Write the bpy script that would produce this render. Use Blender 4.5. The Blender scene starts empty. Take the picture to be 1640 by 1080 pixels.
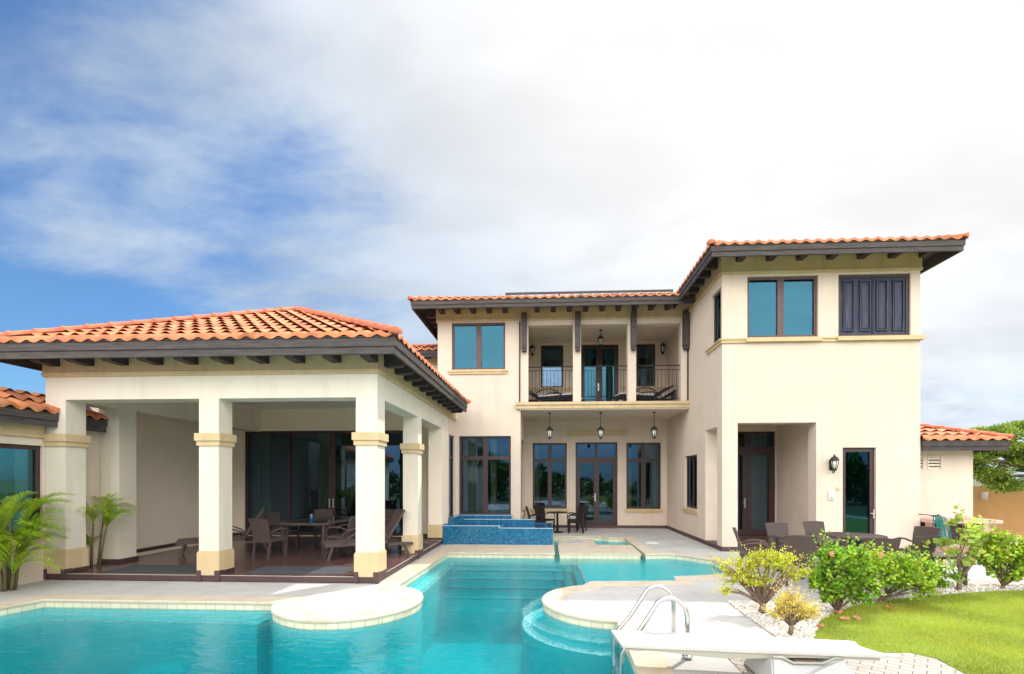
import bpy, bmesh, math, random
from mathutils import Vector, Matrix, noise
from mathutils.geometry import tessellate_polygon
R = math.radians
C = bpy.context.scene.collection
random.seed(7)

# ------------------------------------------------------------------ camera, world, sun, exposure
cam = bpy.data.objects.new('camera', bpy.data.cameras.new('camera')); C.objects.link(cam)
cam.data.sensor_width = 36; cam.data.lens = 770/1640*36
cam.data.shift_x = -18/1640; cam.data.shift_y = (768-540)/1640
cam.data.clip_end = 6000; cam.data.clip_start = .05
cam.location = (0, 0, 1.9); cam.rotation_euler = (R(90), 0, R(3))
bpy.context.scene.camera = cam
S = bpy.context.scene
S.view_settings.view_transform = 'Standard'; S.view_settings.look = 'None'
S.cycles.diffuse_bounces = 8; S.cycles.max_bounces = 14
S.view_settings.exposure = 1.10; S.view_settings.gamma = 1

SUN = Vector((.49, .59, 1)).normalized()
sd = bpy.data.lights.new('sun', 'SUN'); sd.energy = 2.0; sd.angle = R(.6); sd.color = (1, .95, .87)
so = bpy.data.objects.new('sun', sd); C.objects.link(so)
so.rotation_euler = SUN.to_track_quat('Z', 'Y').to_euler()

W = bpy.data.worlds.new('World'); S.world = W; W.use_nodes = True
def build_world():
    nt = W.node_tree; N = nt.nodes; L = nt.links; N.clear()
    def nd(t, **k):
        n = N.new(t)
        for a, b in k.items(): setattr(n, a, b)
        return n
    def M(op, a, b=None, c=None, clamp=False):
        n = nd('ShaderNodeMath', operation=op, use_clamp=clamp)
        for i, v in enumerate((a, b, c)):
            if v is None: continue
            if isinstance(v, (int, float)): n.inputs[i].default_value = v
            else: L.new(v, n.inputs[i])
        return n.outputs[0]
    def smooth(x, a, b, lo=0., hi=1.):
        n = nd('ShaderNodeMapRange', interpolation_type='SMOOTHSTEP')
        L.new(x, n.inputs[0]); n.inputs[1].default_value = a; n.inputs[2].default_value = b
        n.inputs[3].default_value = lo; n.inputs[4].default_value = hi
        return n.outputs[0]
    sky = nd('ShaderNodeTexSky', sky_type='NISHITA', sun_disc=False, altitude=0, air_density=1.0, dust_density=.6, ozone_density=2.2)
    sky.sun_elevation = math.asin(SUN.z); sky.sun_rotation = math.atan2(SUN.x, SUN.y)
    tc = nd('ShaderNodeTexCoord'); gen = tc.outputs['Generated']
    sep = nd('ShaderNodeSeparateXYZ'); L.new(gen, sep.inputs[0])
    x, y, z = sep.outputs
    zz = M('ADD', M('MAXIMUM', z, 0.0), .22)
    cmb = nd('ShaderNodeCombineXYZ'); L.new(M('DIVIDE', x, zz), cmb.inputs[0]); L.new(M('DIVIDE', y, zz), cmb.inputs[1])
    mp = nd('ShaderNodeMapping'); L.new(cmb.outputs[0], mp.inputs[0])
    mp.inputs['Rotation'].default_value = (0, 0, R(28)); mp.inputs['Scale'].default_value = (.85, 1.45, 1)
    def nz(scale, det, rough, dist=0., vec=None, off=0):
        n = nd('ShaderNodeTexNoise', noise_dimensions='4D'); n.inputs['Scale'].default_value = scale; n.inputs['Detail'].default_value = det
        n.inputs['Roughness'].default_value = rough; n.inputs['Distortion'].default_value = dist; n.inputs['W'].default_value = off
        L.new(vec or mp.outputs[0], n.inputs['Vector']); return n.outputs[0]
    big = nz(.8, 9, .58, .2, off=3.1)
    wisp = nz(2.6, 12, .60, .25, off=8.3)
    def spot(px, py, a, b):            # softness round a direction
        d = Vector(px).normalized()
        v = nd('ShaderNodeVectorMath', operation='DOT_PRODUCT'); L.new(gen, v.inputs[0]); v.inputs[1].default_value = d
        return smooth(v.outputs['Value'], a, b)
    field = M('ADD', M('ADD', M('MULTIPLY', M('SUBTRACT', big, .5), 2.0), M('MULTIPLY', M('SUBTRACT', wisp, .5), 2.4)), .80)
    up_left = M('MULTIPLY', spot((-1.02, 1, .95), 0, .82, .985), 1.12)
    low_left = M('MULTIPLY', M('MULTIPLY', spot((-1.25, 1, .23), 0, .955, .99), smooth(M('ADD', z, M('MULTIPLY', big, .12)), .385, .29)), 1.35)
    veil = M('MULTIPLY', spot((-.62, 1, .62), 0, .90, .99), .45)
    back = smooth(y, .15, -.35)
    sunv = nd('ShaderNodeVectorMath', operation='DOT_PRODUCT'); L.new(gen, sunv.inputs[0]); sunv.inputs[1].default_value = SUN
    near = smooth(sunv.outputs['Value'], .50, .97)
    over = M('MAXIMUM', M('MULTIPLY', smooth(z, .76, .95), .25), M('MULTIPLY', smooth(y, .05, -.45), M('MULTIPLY', smooth(z, .03, .24), smooth(z, 1.0, .62, .15, 1.))))  # added glow behind the camera and overhead, filling the shaded fronts
    amt = M('SUBTRACT', M('SUBTRACT', field, up_left), low_left)
    amt = M('SUBTRACT', M('ADD', amt, veil), M('MULTIPLY', back, .7))
    amt = M('ADD', M('ADD', amt, M('MULTIPLY', near, .6)), M('MULTIPLY', over, 1.3))
    mask = smooth(amt, -.35, .85, .06, 1.)
    # brightness of cloud, plus the fill glow added out of view
    lay = nz(1.5, 10, .55, .4, off=1.7)
    puffv = nd('ShaderNodeMapping'); L.new(gen, puffv.inputs[0]); puffv.inputs['Scale'].default_value = (5, 5, 11)
    puff = nz(1.3, 9, .58, .2, vec=puffv.outputs[0], off=5.5)
    low = smooth(z, .30, .08)
    shade = M('ADD', M('MULTIPLY', smooth(lay, .32, .68), .20), M('MULTIPLY', M('MULTIPLY', smooth(puff, .42, .6), low), .16))
    br = M('ADD', M('ADD', .64, shade), M('MULTIPLY', near, .28))
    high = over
    br = M('MULTIPLY', br, M('ADD', CLOUD, M('MULTIPLY', high, FILL_GLOW)))
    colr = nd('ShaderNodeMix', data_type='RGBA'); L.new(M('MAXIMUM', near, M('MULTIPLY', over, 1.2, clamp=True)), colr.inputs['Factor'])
    colr.inputs['A'].default_value = (.70, .83, 1.0, 1); colr.inputs['B'].default_value = (1, .985, .97, 1)
    sc = nd('ShaderNodeVectorMath', operation='SCALE'); L.new(colr.outputs['Result'], sc.inputs[0]); L.new(br, sc.inputs['Scale'])
    skt = nd('ShaderNodeVectorMath', operation='MULTIPLY'); L.new(sky.outputs[0], skt.inputs[0]); skt.inputs[1].default_value = SKYTINT
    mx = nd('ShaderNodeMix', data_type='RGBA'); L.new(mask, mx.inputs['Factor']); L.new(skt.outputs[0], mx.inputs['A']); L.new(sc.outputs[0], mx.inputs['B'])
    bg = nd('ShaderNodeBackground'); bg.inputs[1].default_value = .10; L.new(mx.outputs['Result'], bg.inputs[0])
    out = nd('ShaderNodeOutputWorld'); L.new(bg.outputs[0], out.inputs[0])
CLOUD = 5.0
FILL_GLOW = 21.
SKYTINT = (.34, .56, .74)
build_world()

# ------------------------------------------------------------------ materials
MATS = {}
def mat(name, col, rough=.7, col2=None, scale=4., bump=0., bscale=60., metal=0., detail=6, contrast=(.35, .65), coord='Object', attr=None, trans=0., spec=.5, dist=.02, stretch=None, streak=None):
    m = bpy.data.materials.new(name); m.use_nodes = True; MATS[name] = m
    nt = m.node_tree; N = nt.nodes; L = nt.links; b = N['Principled BSDF']
    b.inputs['Base Color'].default_value = (*col, 1); b.inputs['Roughness'].default_value = rough; b.inputs['Metallic'].default_value = metal
    b.inputs['Specular IOR Level'].default_value = spec
    tc = N.new('ShaderNodeTexCoord'); vec = tc.outputs[coord]
    if stretch:
        mp = N.new('ShaderNodeMapping'); mp.inputs['Scale'].default_value = stretch; L.new(vec, mp.inputs[0]); vec = mp.outputs[0]
    cout = None
    if col2:
        n = N.new('ShaderNodeTexNoise'); n.inputs['Scale'].default_value = scale; n.inputs['Detail'].default_value = detail; n.inputs['Roughness'].default_value = .6
        L.new(vec, n.inputs['Vector'])
        mr = N.new('ShaderNodeMapRange'); L.new(n.outputs[0], mr.inputs[0]); mr.inputs[1].default_value = contrast[0]; mr.inputs[2].default_value = contrast[1]
        mx = N.new('ShaderNodeMix'); mx.data_type = 'RGBA'; L.new(mr.outputs[0], mx.inputs['Factor'])
        mx.inputs['A'].default_value = (*col, 1); mx.inputs['B'].default_value = (*col2, 1); cout = mx.outputs['Result']
    if streak:                                # faint rain marks or blotches with a shape of their own
        amt_, sc_, col_ = streak
        m3 = N.new('ShaderNodeMapping'); m3.inputs['Scale'].default_value = sc_; L.new(tc.outputs[coord], m3.inputs[0])
        n3 = N.new('ShaderNodeTexNoise'); n3.inputs['Scale'].default_value = 1; n3.inputs['Detail'].default_value = 7; n3.inputs['Roughness'].default_value = .62; L.new(m3.outputs[0], n3.inputs['Vector'])
        r3 = N.new('ShaderNodeMapRange'); L.new(n3.outputs[0], r3.inputs[0]); r3.inputs[1].default_value = .50; r3.inputs[2].default_value = .74; r3.inputs[3].default_value = 0; r3.inputs[4].default_value = amt_
        x3 = N.new('ShaderNodeMix'); x3.data_type = 'RGBA'; L.new(r3.outputs[0], x3.inputs['Factor']); L.new(cout, x3.inputs['A']); x3.inputs['B'].default_value = (*col_, 1); cout = x3.outputs['Result']
    if attr:                                  # per-face tint held on the mesh (leaf or tile differences)
        a = N.new('ShaderNodeAttribute'); a.attribute_name = 'tint'
        mu = N.new('ShaderNodeMix'); mu.data_type = 'RGBA'; mu.blend_type = 'MULTIPLY'; mu.inputs['Factor'].default_value = 1
        if cout: L.new(cout, mu.inputs['A'])
        else: mu.inputs['A'].default_value = (*col, 1)
        L.new(a.outputs['Color'], mu.inputs['B']); cout = mu.outputs['Result']
    if cout: L.new(cout, b.inputs['Base Color'])
    if bump:
        n2 = N.new('ShaderNodeTexNoise'); n2.inputs['Scale'].default_value = bscale; n2.inputs['Detail'].default_value = 4; L.new(vec, n2.inputs['Vector'])
        bp = N.new('ShaderNodeBump'); bp.inputs['Strength'].default_value = bump; bp.inputs['Distance'].default_value = dist; L.new(n2.outputs[0], bp.inputs['Height']); L.new(bp.outputs[0], b.inputs['Normal'])
    if trans:
        t = N.new('ShaderNodeBsdfTranslucent'); ms = N.new('ShaderNodeMixShader'); ms.inputs[0].default_value = trans
        if cout: L.new(cout, t.inputs[0])
        else: t.inputs[0].default_value = (*col, 1)
        L.new(b.outputs[0], ms.inputs[1]); L.new(t.outputs[0], ms.inputs[2]); L.new(ms.outputs[0], N['Material Output'].inputs[0])
    return m

stucco = mat('stucco', (.70, .58, .475), .9, (.65, .54, .435), 1.6, .35, 70, dist=.006, streak=(.35, (3.2, 3.2, .28), (.50, .41, .32)))
patio_wall = mat('patio_wall', (.88, .76, .61), .9, (.85, .72, .57), 1.1, .2, 90, dist=.004)  # stucco copy, and ceiling paint below, lightened to offset the shade inside
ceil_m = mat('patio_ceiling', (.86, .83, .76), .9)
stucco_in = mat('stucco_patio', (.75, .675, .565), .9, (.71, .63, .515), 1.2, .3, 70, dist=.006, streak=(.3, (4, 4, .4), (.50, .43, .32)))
tan = mat('tan_stucco', (.62, .475, .275), .9, (.57, .43, .24), 2, .2, 90, dist=.004, streak=(.45, (5, 5, .8), (.36, .27, .15)))
wood = mat('weathered_wood', (.045, .035, .033), .75, (.085, .070, .066), 5, .5, 40, dist=.006, stretch=(.6, .6, 5))
wood_dark = mat('dark_wood', (.035, .026, .026), .7, (.06, .045, .043), 5, .4, 40, dist=.004)
soffit_m = mat('soffit_board', (.09, .05, .04), .8, (.14, .085, .07), 4, .2, 30)
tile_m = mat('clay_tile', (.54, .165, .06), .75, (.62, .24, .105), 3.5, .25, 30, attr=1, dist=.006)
cap_m = mat('clay_cap', (.48, .125, .055), .7, (.58, .18, .085), 5, .2, 30, dist=.005)
frame_m = mat('window_frame', (.045, .022, .022), .45, (.06, .03, .028), 8)
frame_up = mat('window_frame_reddish', (.085, .04, .04), .45, (.11, .055, .05), 8)
shutter_m = mat('shutter_wood', (.028, .032, .062), .65, (.085, .09, .13), 14, .4, 30, stretch=(1, 1, .12), contrast=(.5, .8), dist=.004)
black = mat('black_metal', (.012, .011, .012), .45)
steel = mat('stainless_steel', (.66, .66, .67), .24, metal=1)
chrome_soft = mat('handle_metal', (.6, .6, .6), .3, metal=1)
deck_m = mat('broom_concrete', (.52, .50, .475), .9, (.45, .43, .41), 1.3, .5, 160, dist=.003, detail=9, streak=(.6, (2.3, 2.3, 2.3), (.34, .31, .28)))
coping_m = mat('coral_stone', (.58, .50, .385), .8, (.50, .33, .20), 2.6, .3, 70, detail=8, contrast=(.5, .78), dist=.003)
floor_m = mat('patio_tile', (.135, .070, .060), .26, (.10, .055, .05), 3, .1, 20)
skirt_m = mat('skirting_tile', (.085, .045, .045), .5, (.065, .036, .036), 3)
edge_m = mat('tile_edge_strip', (.62, .58, .52), .35)
mat_m = mat('door_mat', (.05, .052, .062), .95, (.085, .088, .10), 90, .6, 250)
wicker = mat('brown_wicker', (.125, .088, .078), .65)
wicker_b = mat('black_wicker', (.022, .014, .014), .6)
board_m = mat('board_white', (.50, .485, .45), .6, (.45, .44, .41), 12, .3, 240, dist=.002)
board_side = mat('board_edge', (.34, .33, .27), .5)
stand_m = mat('fibreglass', (.44, .44, .43), .4, (.38, .38, .37), 3)
plaster_m = mat('pool_plaster', (.09, .66, .68), .7, (.07, .61, .64), 1.3, .2, 20)
dirt = mat('ground_soil', (.075, .095, .035), .95, (.11, .11, .05), .35)
grass_b = mat('lawn_base', (.17, .26, .035), .95, (.24, .33, .05), 3, .6, 60)
grass_m = mat('grass_blades', (.37, .47, .075), .7, attr=1, trans=.35, spec=.2)
pebble_m = mat('white_pebble', (.62, .59, .55), .8, attr=1)
bed_m = mat('pebble_bed', (.42, .39, .35), .95, (.58, .55, .50), 38, .9, 45, detail=8)
leaf_g = mat('leaf_green', (.17, .34, .03), .45, attr=1, trans=.3)
leaf_y = mat('leaf_yellow', (.62, .60, .06), .5, attr=1, trans=.4)
leaf_p = mat('leaf_pale_yellow', (.72, .60, .17), .5, attr=1, trans=.4)
leaf_l = mat('leaf_lime', (.36, .50, .10), .5, attr=1, trans=.4)
leaf_d = mat('leaf_dark', (.055, .12, .02), .6, attr=1, trans=.25)
leaf_t = mat('leaf_tree', (.20, .32, .05), .55, attr=1, trans=.4)
palm_m = mat('palm_leaf', (.36, .52, .04), .5, attr=1, trans=.35)
bark = mat('bark', (.25, .17, .12), .9, (.14, .09, .07), 14, .8, 30)
cane_m = mat('palm_cane', (.14, .12, .05), .8)
petal = mat('orange_petal', (.70, .33, .18), .6, trans=.3)
ochre = mat('ochre_wall', (.56, .31, .11), .9, (.50, .27, .10), 1.5, .2, 60)
hose_m = mat('green_hose', (.005, .20, .17), .4)
white_p = mat('white_plastic', (.75, .75, .76), .4)
curtain_m = mat('curtain', (.80, .75, .58), .9, (.70, .65, .50), 9, stretch=(4, 4, .2), trans=.3)
blind_m = mat('roller_blind', (.20, .25, .26), .9)
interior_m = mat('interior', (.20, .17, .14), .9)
cushion_m = mat('cushion_white', (.7, .7, .7), .9)
panel_m = mat('solar_glass', (.03, .035, .05), .15)
lens_m = mat('lamp_glass', (.75, .72, .62), .25)
blueglass = mat('blue_glass', (.03, .12, .35), .1)
flesh_stone = mat('lichen_dark', (.05, .05, .045), .9)

def glass_mat(name, refl, tint, gcol=(.82, .93, 1)):
    m = bpy.data.materials.new(name); m.use_nodes = True; nt = m.node_tree; N = nt.nodes; L = nt.links; N.clear()
    t = N.new('ShaderNodeBsdfTransparent'); t.inputs[0].default_value = (*tint, 1)
    g = N.new('ShaderNodeBsdfGlossy'); g.inputs['Roughness'].default_value = .0; g.inputs['Color'].default_value = (*gcol, 1)
    f = N.new('ShaderNodeFresnel'); f.inputs['IOR'].default_value = 1.5
    mr = N.new('ShaderNodeMapRange'); mr.inputs[1].default_value = .04; mr.inputs[2].default_value = 1; mr.inputs[3].default_value = refl; mr.inputs[4].default_value = 1
    n = N.new('ShaderNodeTexNoise'); n.inputs['Scale'].default_value = 1.1; tc = N.new('ShaderNodeTexCoord'); L.new(tc.outputs['Object'], n.inputs['Vector'])
    bp = N.new('ShaderNodeBump'); bp.inputs['Strength'].default_value = .05; bp.inputs['Distance'].default_value = .02; L.new(n.outputs[0], bp.inputs['Height']); L.new(bp.outputs[0], g.inputs['Normal'])
    L.new(f.outputs[0], mr.inputs[0]); mx = N.new('ShaderNodeMixShader'); L.new(mr.outputs[0], mx.inputs[0])
    L.new(t.outputs[0], mx.inputs[1]); L.new(g.outputs[0], mx.inputs[2]); o = N.new('ShaderNodeOutputMaterial'); L.new(mx.outputs[0], o.inputs[0])
    return m
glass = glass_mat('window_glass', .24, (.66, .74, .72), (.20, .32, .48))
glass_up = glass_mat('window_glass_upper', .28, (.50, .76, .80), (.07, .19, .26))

def pattern_mat(name, cols, cell, rough, grout=None, gw=.08, bump=0., per='xyz', off=.0137):
    """small square tiles, each its own tone; on standing faces and on tops alike"""
    m = bpy.data.materials.new(name); m.use_nodes = True; nt = m.node_tree; N = nt.nodes; L = nt.links; b = N['Principled BSDF']; b.inputs['Roughness'].default_value = rough
    tc = N.new('ShaderNodeTexCoord'); g = N.new('ShaderNodeNewGeometry')
    sp = N.new('ShaderNodeSeparateXYZ'); L.new(tc.outputs['Object'], sp.inputs[0]); sn = N.new('ShaderNodeSeparateXYZ'); L.new(g.outputs['Normal'], sn.inputs[0])
    def M(op, a, b_=None, c=None):
        n = N.new('ShaderNodeMath'); n.operation = op
        for i, v in enumerate((a, b_, c)):
            if v is None: continue
            if isinstance(v, (int, float)): n.inputs[i].default_value = v
            else: L.new(v, n.inputs[i])
        return n.outputs[0]
    top = M('GREATER_THAN', M('ABSOLUTE', sn.outputs[2]), .7)
    ax = M('GREATER_THAN', M('ABSOLUTE', sn.outputs[0]), .7)
    def sel(f, a, b_): return M('ADD', M('MULTIPLY', a, M('SUBTRACT', 1, f)), M('MULTIPLY', b_, f))
    u = sel(top, sel(ax, sp.outputs[0], sp.outputs[1]), sp.outputs[0])
    v = sel(top, sp.outputs[2], sp.outputs[1])
    cu = cell if isinstance(cell, (int, float)) else cell[0]; cv = cell if isinstance(cell, (int, float)) else cell[1]
    us = M('DIVIDE', M('ADD', u, 100+off), cu); vs = M('DIVIDE', M('ADD', v, 100+off), cv)
    cb = N.new('ShaderNodeCombineXYZ'); L.new(M('FLOOR', us), cb.inputs[0]); L.new(M('FLOOR', vs), cb.inputs[1])
    wn = N.new('ShaderNodeTexWhiteNoise'); wn.noise_dimensions = '2D'; L.new(cb.outputs[0], wn.inputs['Vector'])
    r = N.new('ShaderNodeValToRGB'); L.new(wn.outputs['Value'], r.inputs[0]); e = r.color_ramp.elements
    e[0].color = (*cols[0], 1); e[-1].color = (*cols[-1], 1)
    for i, c in enumerate(cols[1:-1]):
        q = e.new((i+1)/(len(cols)-1)); q.color = (*c, 1)
    out = r.outputs[0]
    if grout:
        fu = M('FRACT', us); fv = M('FRACT', vs)
        d = M('MINIMUM', M('MINIMUM', fu, M('SUBTRACT', 1, fu)), M('MINIMUM', fv, M('SUBTRACT', 1, fv))) if gw > 0 else M('MINIMUM', fu, M('SUBTRACT', 1, fu))
        mx = N.new('ShaderNodeMix'); mx.data_type = 'RGBA'; L.new(M('LESS_THAN', d, abs(gw)), mx.inputs['Factor']); L.new(out, mx.inputs['A']); mx.inputs['B'].default_value = (*grout, 1); out = mx.outputs['Result']
    L.new(out, b.inputs['Base Color'])
    return m
mosaic = pattern_mat('blue_mosaic', [(.003, .055, .13), (.004, .085, .19), (.006, .11, .24), (.01, .15, .30), (.04, .24, .38)], .028, .12, (.05, .16, .26), .06)
mosaic_trim = pattern_mat('trim_mosaic', [(.01, .05, .12), (.55, .75, .78), (.85, .9, .9), (.03, .12, .22)], .03, .3)
step_m = pattern_mat('step_shade_mosaic', [(.004, .06, .10), (.01, .10, .15), (.004, .07, .11), (.04, .22, .28)], .03, .3)
mosaic_white = pattern_mat('white_trim_mosaic', [(.72, .85, .86), (.9, .95, .95), (.10, .30, .40), (.85, .92, .92), (.6, .8, .82)], .026, .3)
waterline = pattern_mat('waterline_tile', [(.66, .60, .42), (.72, .66, .48), (.62, .56, .40)], (.155, 3.0), .4, (.42, .38, .26), -.03)
stone_clad = pattern_mat('stone_cladding', [(.40, .17, .12), (.52, .28, .20), (.50, .42, .36), (.36, .15, .11), (.55, .33, .25)], (.19, .13), .8, (.34, .26, .22), .04)

def brick_floor():
    m = bpy.data.materials.new('brick_pavers'); m.use_nodes = True; nt = m.node_tree; N = nt.nodes; L = nt.links; b = N['Principled BSDF']; b.inputs['Roughness'].default_value = .9
    tc = N.new('ShaderNodeTexCoord'); mp = N.new('ShaderNodeMapping'); mp.inputs['Rotation'].default_value = (0, 0, R(38)); L.new(tc.outputs['Object'], mp.inputs[0])
    br = N.new('ShaderNodeTexBrick'); br.inputs['Scale'].default_value = 1; br.inputs['Brick Width'].default_value = .21; br.inputs['Row Height'].default_value = .105; br.inputs['Mortar Size'].default_value = .006
    br.inputs['Color1'].default_value = (.44, .39, .34, 1); br.inputs['Color2'].default_value = (.36, .32, .28, 1); br.inputs['Mortar'].default_value = (.17, .14, .11, 1)
    L.new(mp.outputs[0], br.inputs['Vector']); L.new(br.outputs['Color'], b.inputs['Base Color'])
    bp = N.new('ShaderNodeBump'); bp.inputs['Strength'].default_value = .6; bp.inputs['Distance'].default_value = .01; bp.invert = True; L.new(br.outputs['Fac'], bp.inputs['Height']); L.new(bp.outputs[0], b.inputs['Normal'])
    return m
brick_m = brick_floor()
def weave(m, s=90):
    nt = m.node_tree; N = nt.nodes; L = nt.links; b = N['Principled BSDF']
    tc = N.new('ShaderNodeTexCoord'); bp = N.new('ShaderNodeBump'); bp.inputs['Strength'].default_value = .8; bp.inputs['Distance'].default_value = .01
    prev = None
    for d in 'XZ':
        w = N.new('ShaderNodeTexWave'); w.bands_direction = d; w.inputs['Scale'].default_value = s/6.3*1.6; L.new(tc.outputs['Object'], w.inputs['Vector'])
        if prev:
            a = N.new('ShaderNodeMath'); a.operation = 'ADD'; L.new(prev, a.inputs[0]); L.new(w.outputs['Fac'], a.inputs[1]); prev = a.outputs[0]
        else: prev = w.outputs['Fac']
    L.new(prev, bp.inputs['Height']); L.new(bp.outputs[0], b.inputs['Normal'])
weave(wicker); weave(wicker_b)

def water_mat():
    m = bpy.data.materials.new('pool_water'); m.use_nodes = True; nt = m.node_tree; N = nt.nodes; L = nt.links; N.clear()
    t0 = N.new('ShaderNodeBsdfTransparent'); t0.inputs[0].default_value = (.92, 1, 1, 1)
    rf = N.new('ShaderNodeBsdfRefraction'); rf.inputs['IOR'].default_value = 1.33; rf.inputs['Roughness'].default_value = .0; rf.inputs[0].default_value = (.95, 1, 1, 1)
    t = N.new('ShaderNodeMixShader'); t.inputs[0].default_value = .30; L.new(t0.outputs[0], t.inputs[1]); L.new(rf.outputs[0], t.inputs[2])
    g = N.new('ShaderNodeBsdfGlossy'); g.inputs['Roughness'].default_value = .02; g.inputs[0].default_value = (1, 1, 1, 1)
    tc = N.new('ShaderNodeTexCoord'); n = N.new('ShaderNodeTexNoise'); n.inputs['Scale'].default_value = 6.5; n.inputs['Detail'].default_value = 4; n.inputs['Distortion'].default_value = .6
    mp = N.new('ShaderNodeMapping'); mp.inputs['Scale'].default_value = (1, 1.6, 1); mp.inputs['Rotation'].default_value = (0, 0, R(25))
    L.new(tc.outputs['Object'], mp.inputs[0]); L.new(mp.outputs[0], n.inputs['Vector'])
    bp = N.new('ShaderNodeBump'); bp.inputs['Strength'].default_value = .4; bp.inputs['Distance'].default_value = .035; L.new(n.outputs[0], bp.inputs['Height'])
    L.new(bp.outputs[0], g.inputs['Normal']); L.new(bp.outputs[0], rf.inputs['Normal'])
    f = N.new('ShaderNodeFresnel'); f.inputs[0].default_value = 1.33; L.new(bp.outputs[0], f.inputs['Normal'])
    fm = N.new('ShaderNodeMath'); fm.operation = 'MULTIPLY'; fm.inputs[1].default_value = .6; L.new(f.outputs[0], fm.inputs[0])
    mx = N.new('ShaderNodeMixShader'); L.new(fm.outputs[0], mx.inputs[0]); L.new(t.outputs[0], mx.inputs[1]); L.new(g.outputs[0], mx.inputs[2])
    va = N.new('ShaderNodeVolumeAbsorption'); va.inputs[0].default_value = (.0, .80, .83, 1); va.inputs[1].default_value = .76
    o = N.new('ShaderNodeOutputMaterial'); L.new(mx.outputs[0], o.inputs[0]); L.new(va.outputs[0], o.inputs['Volume'])
    return m
water_m = water_mat()

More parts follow.
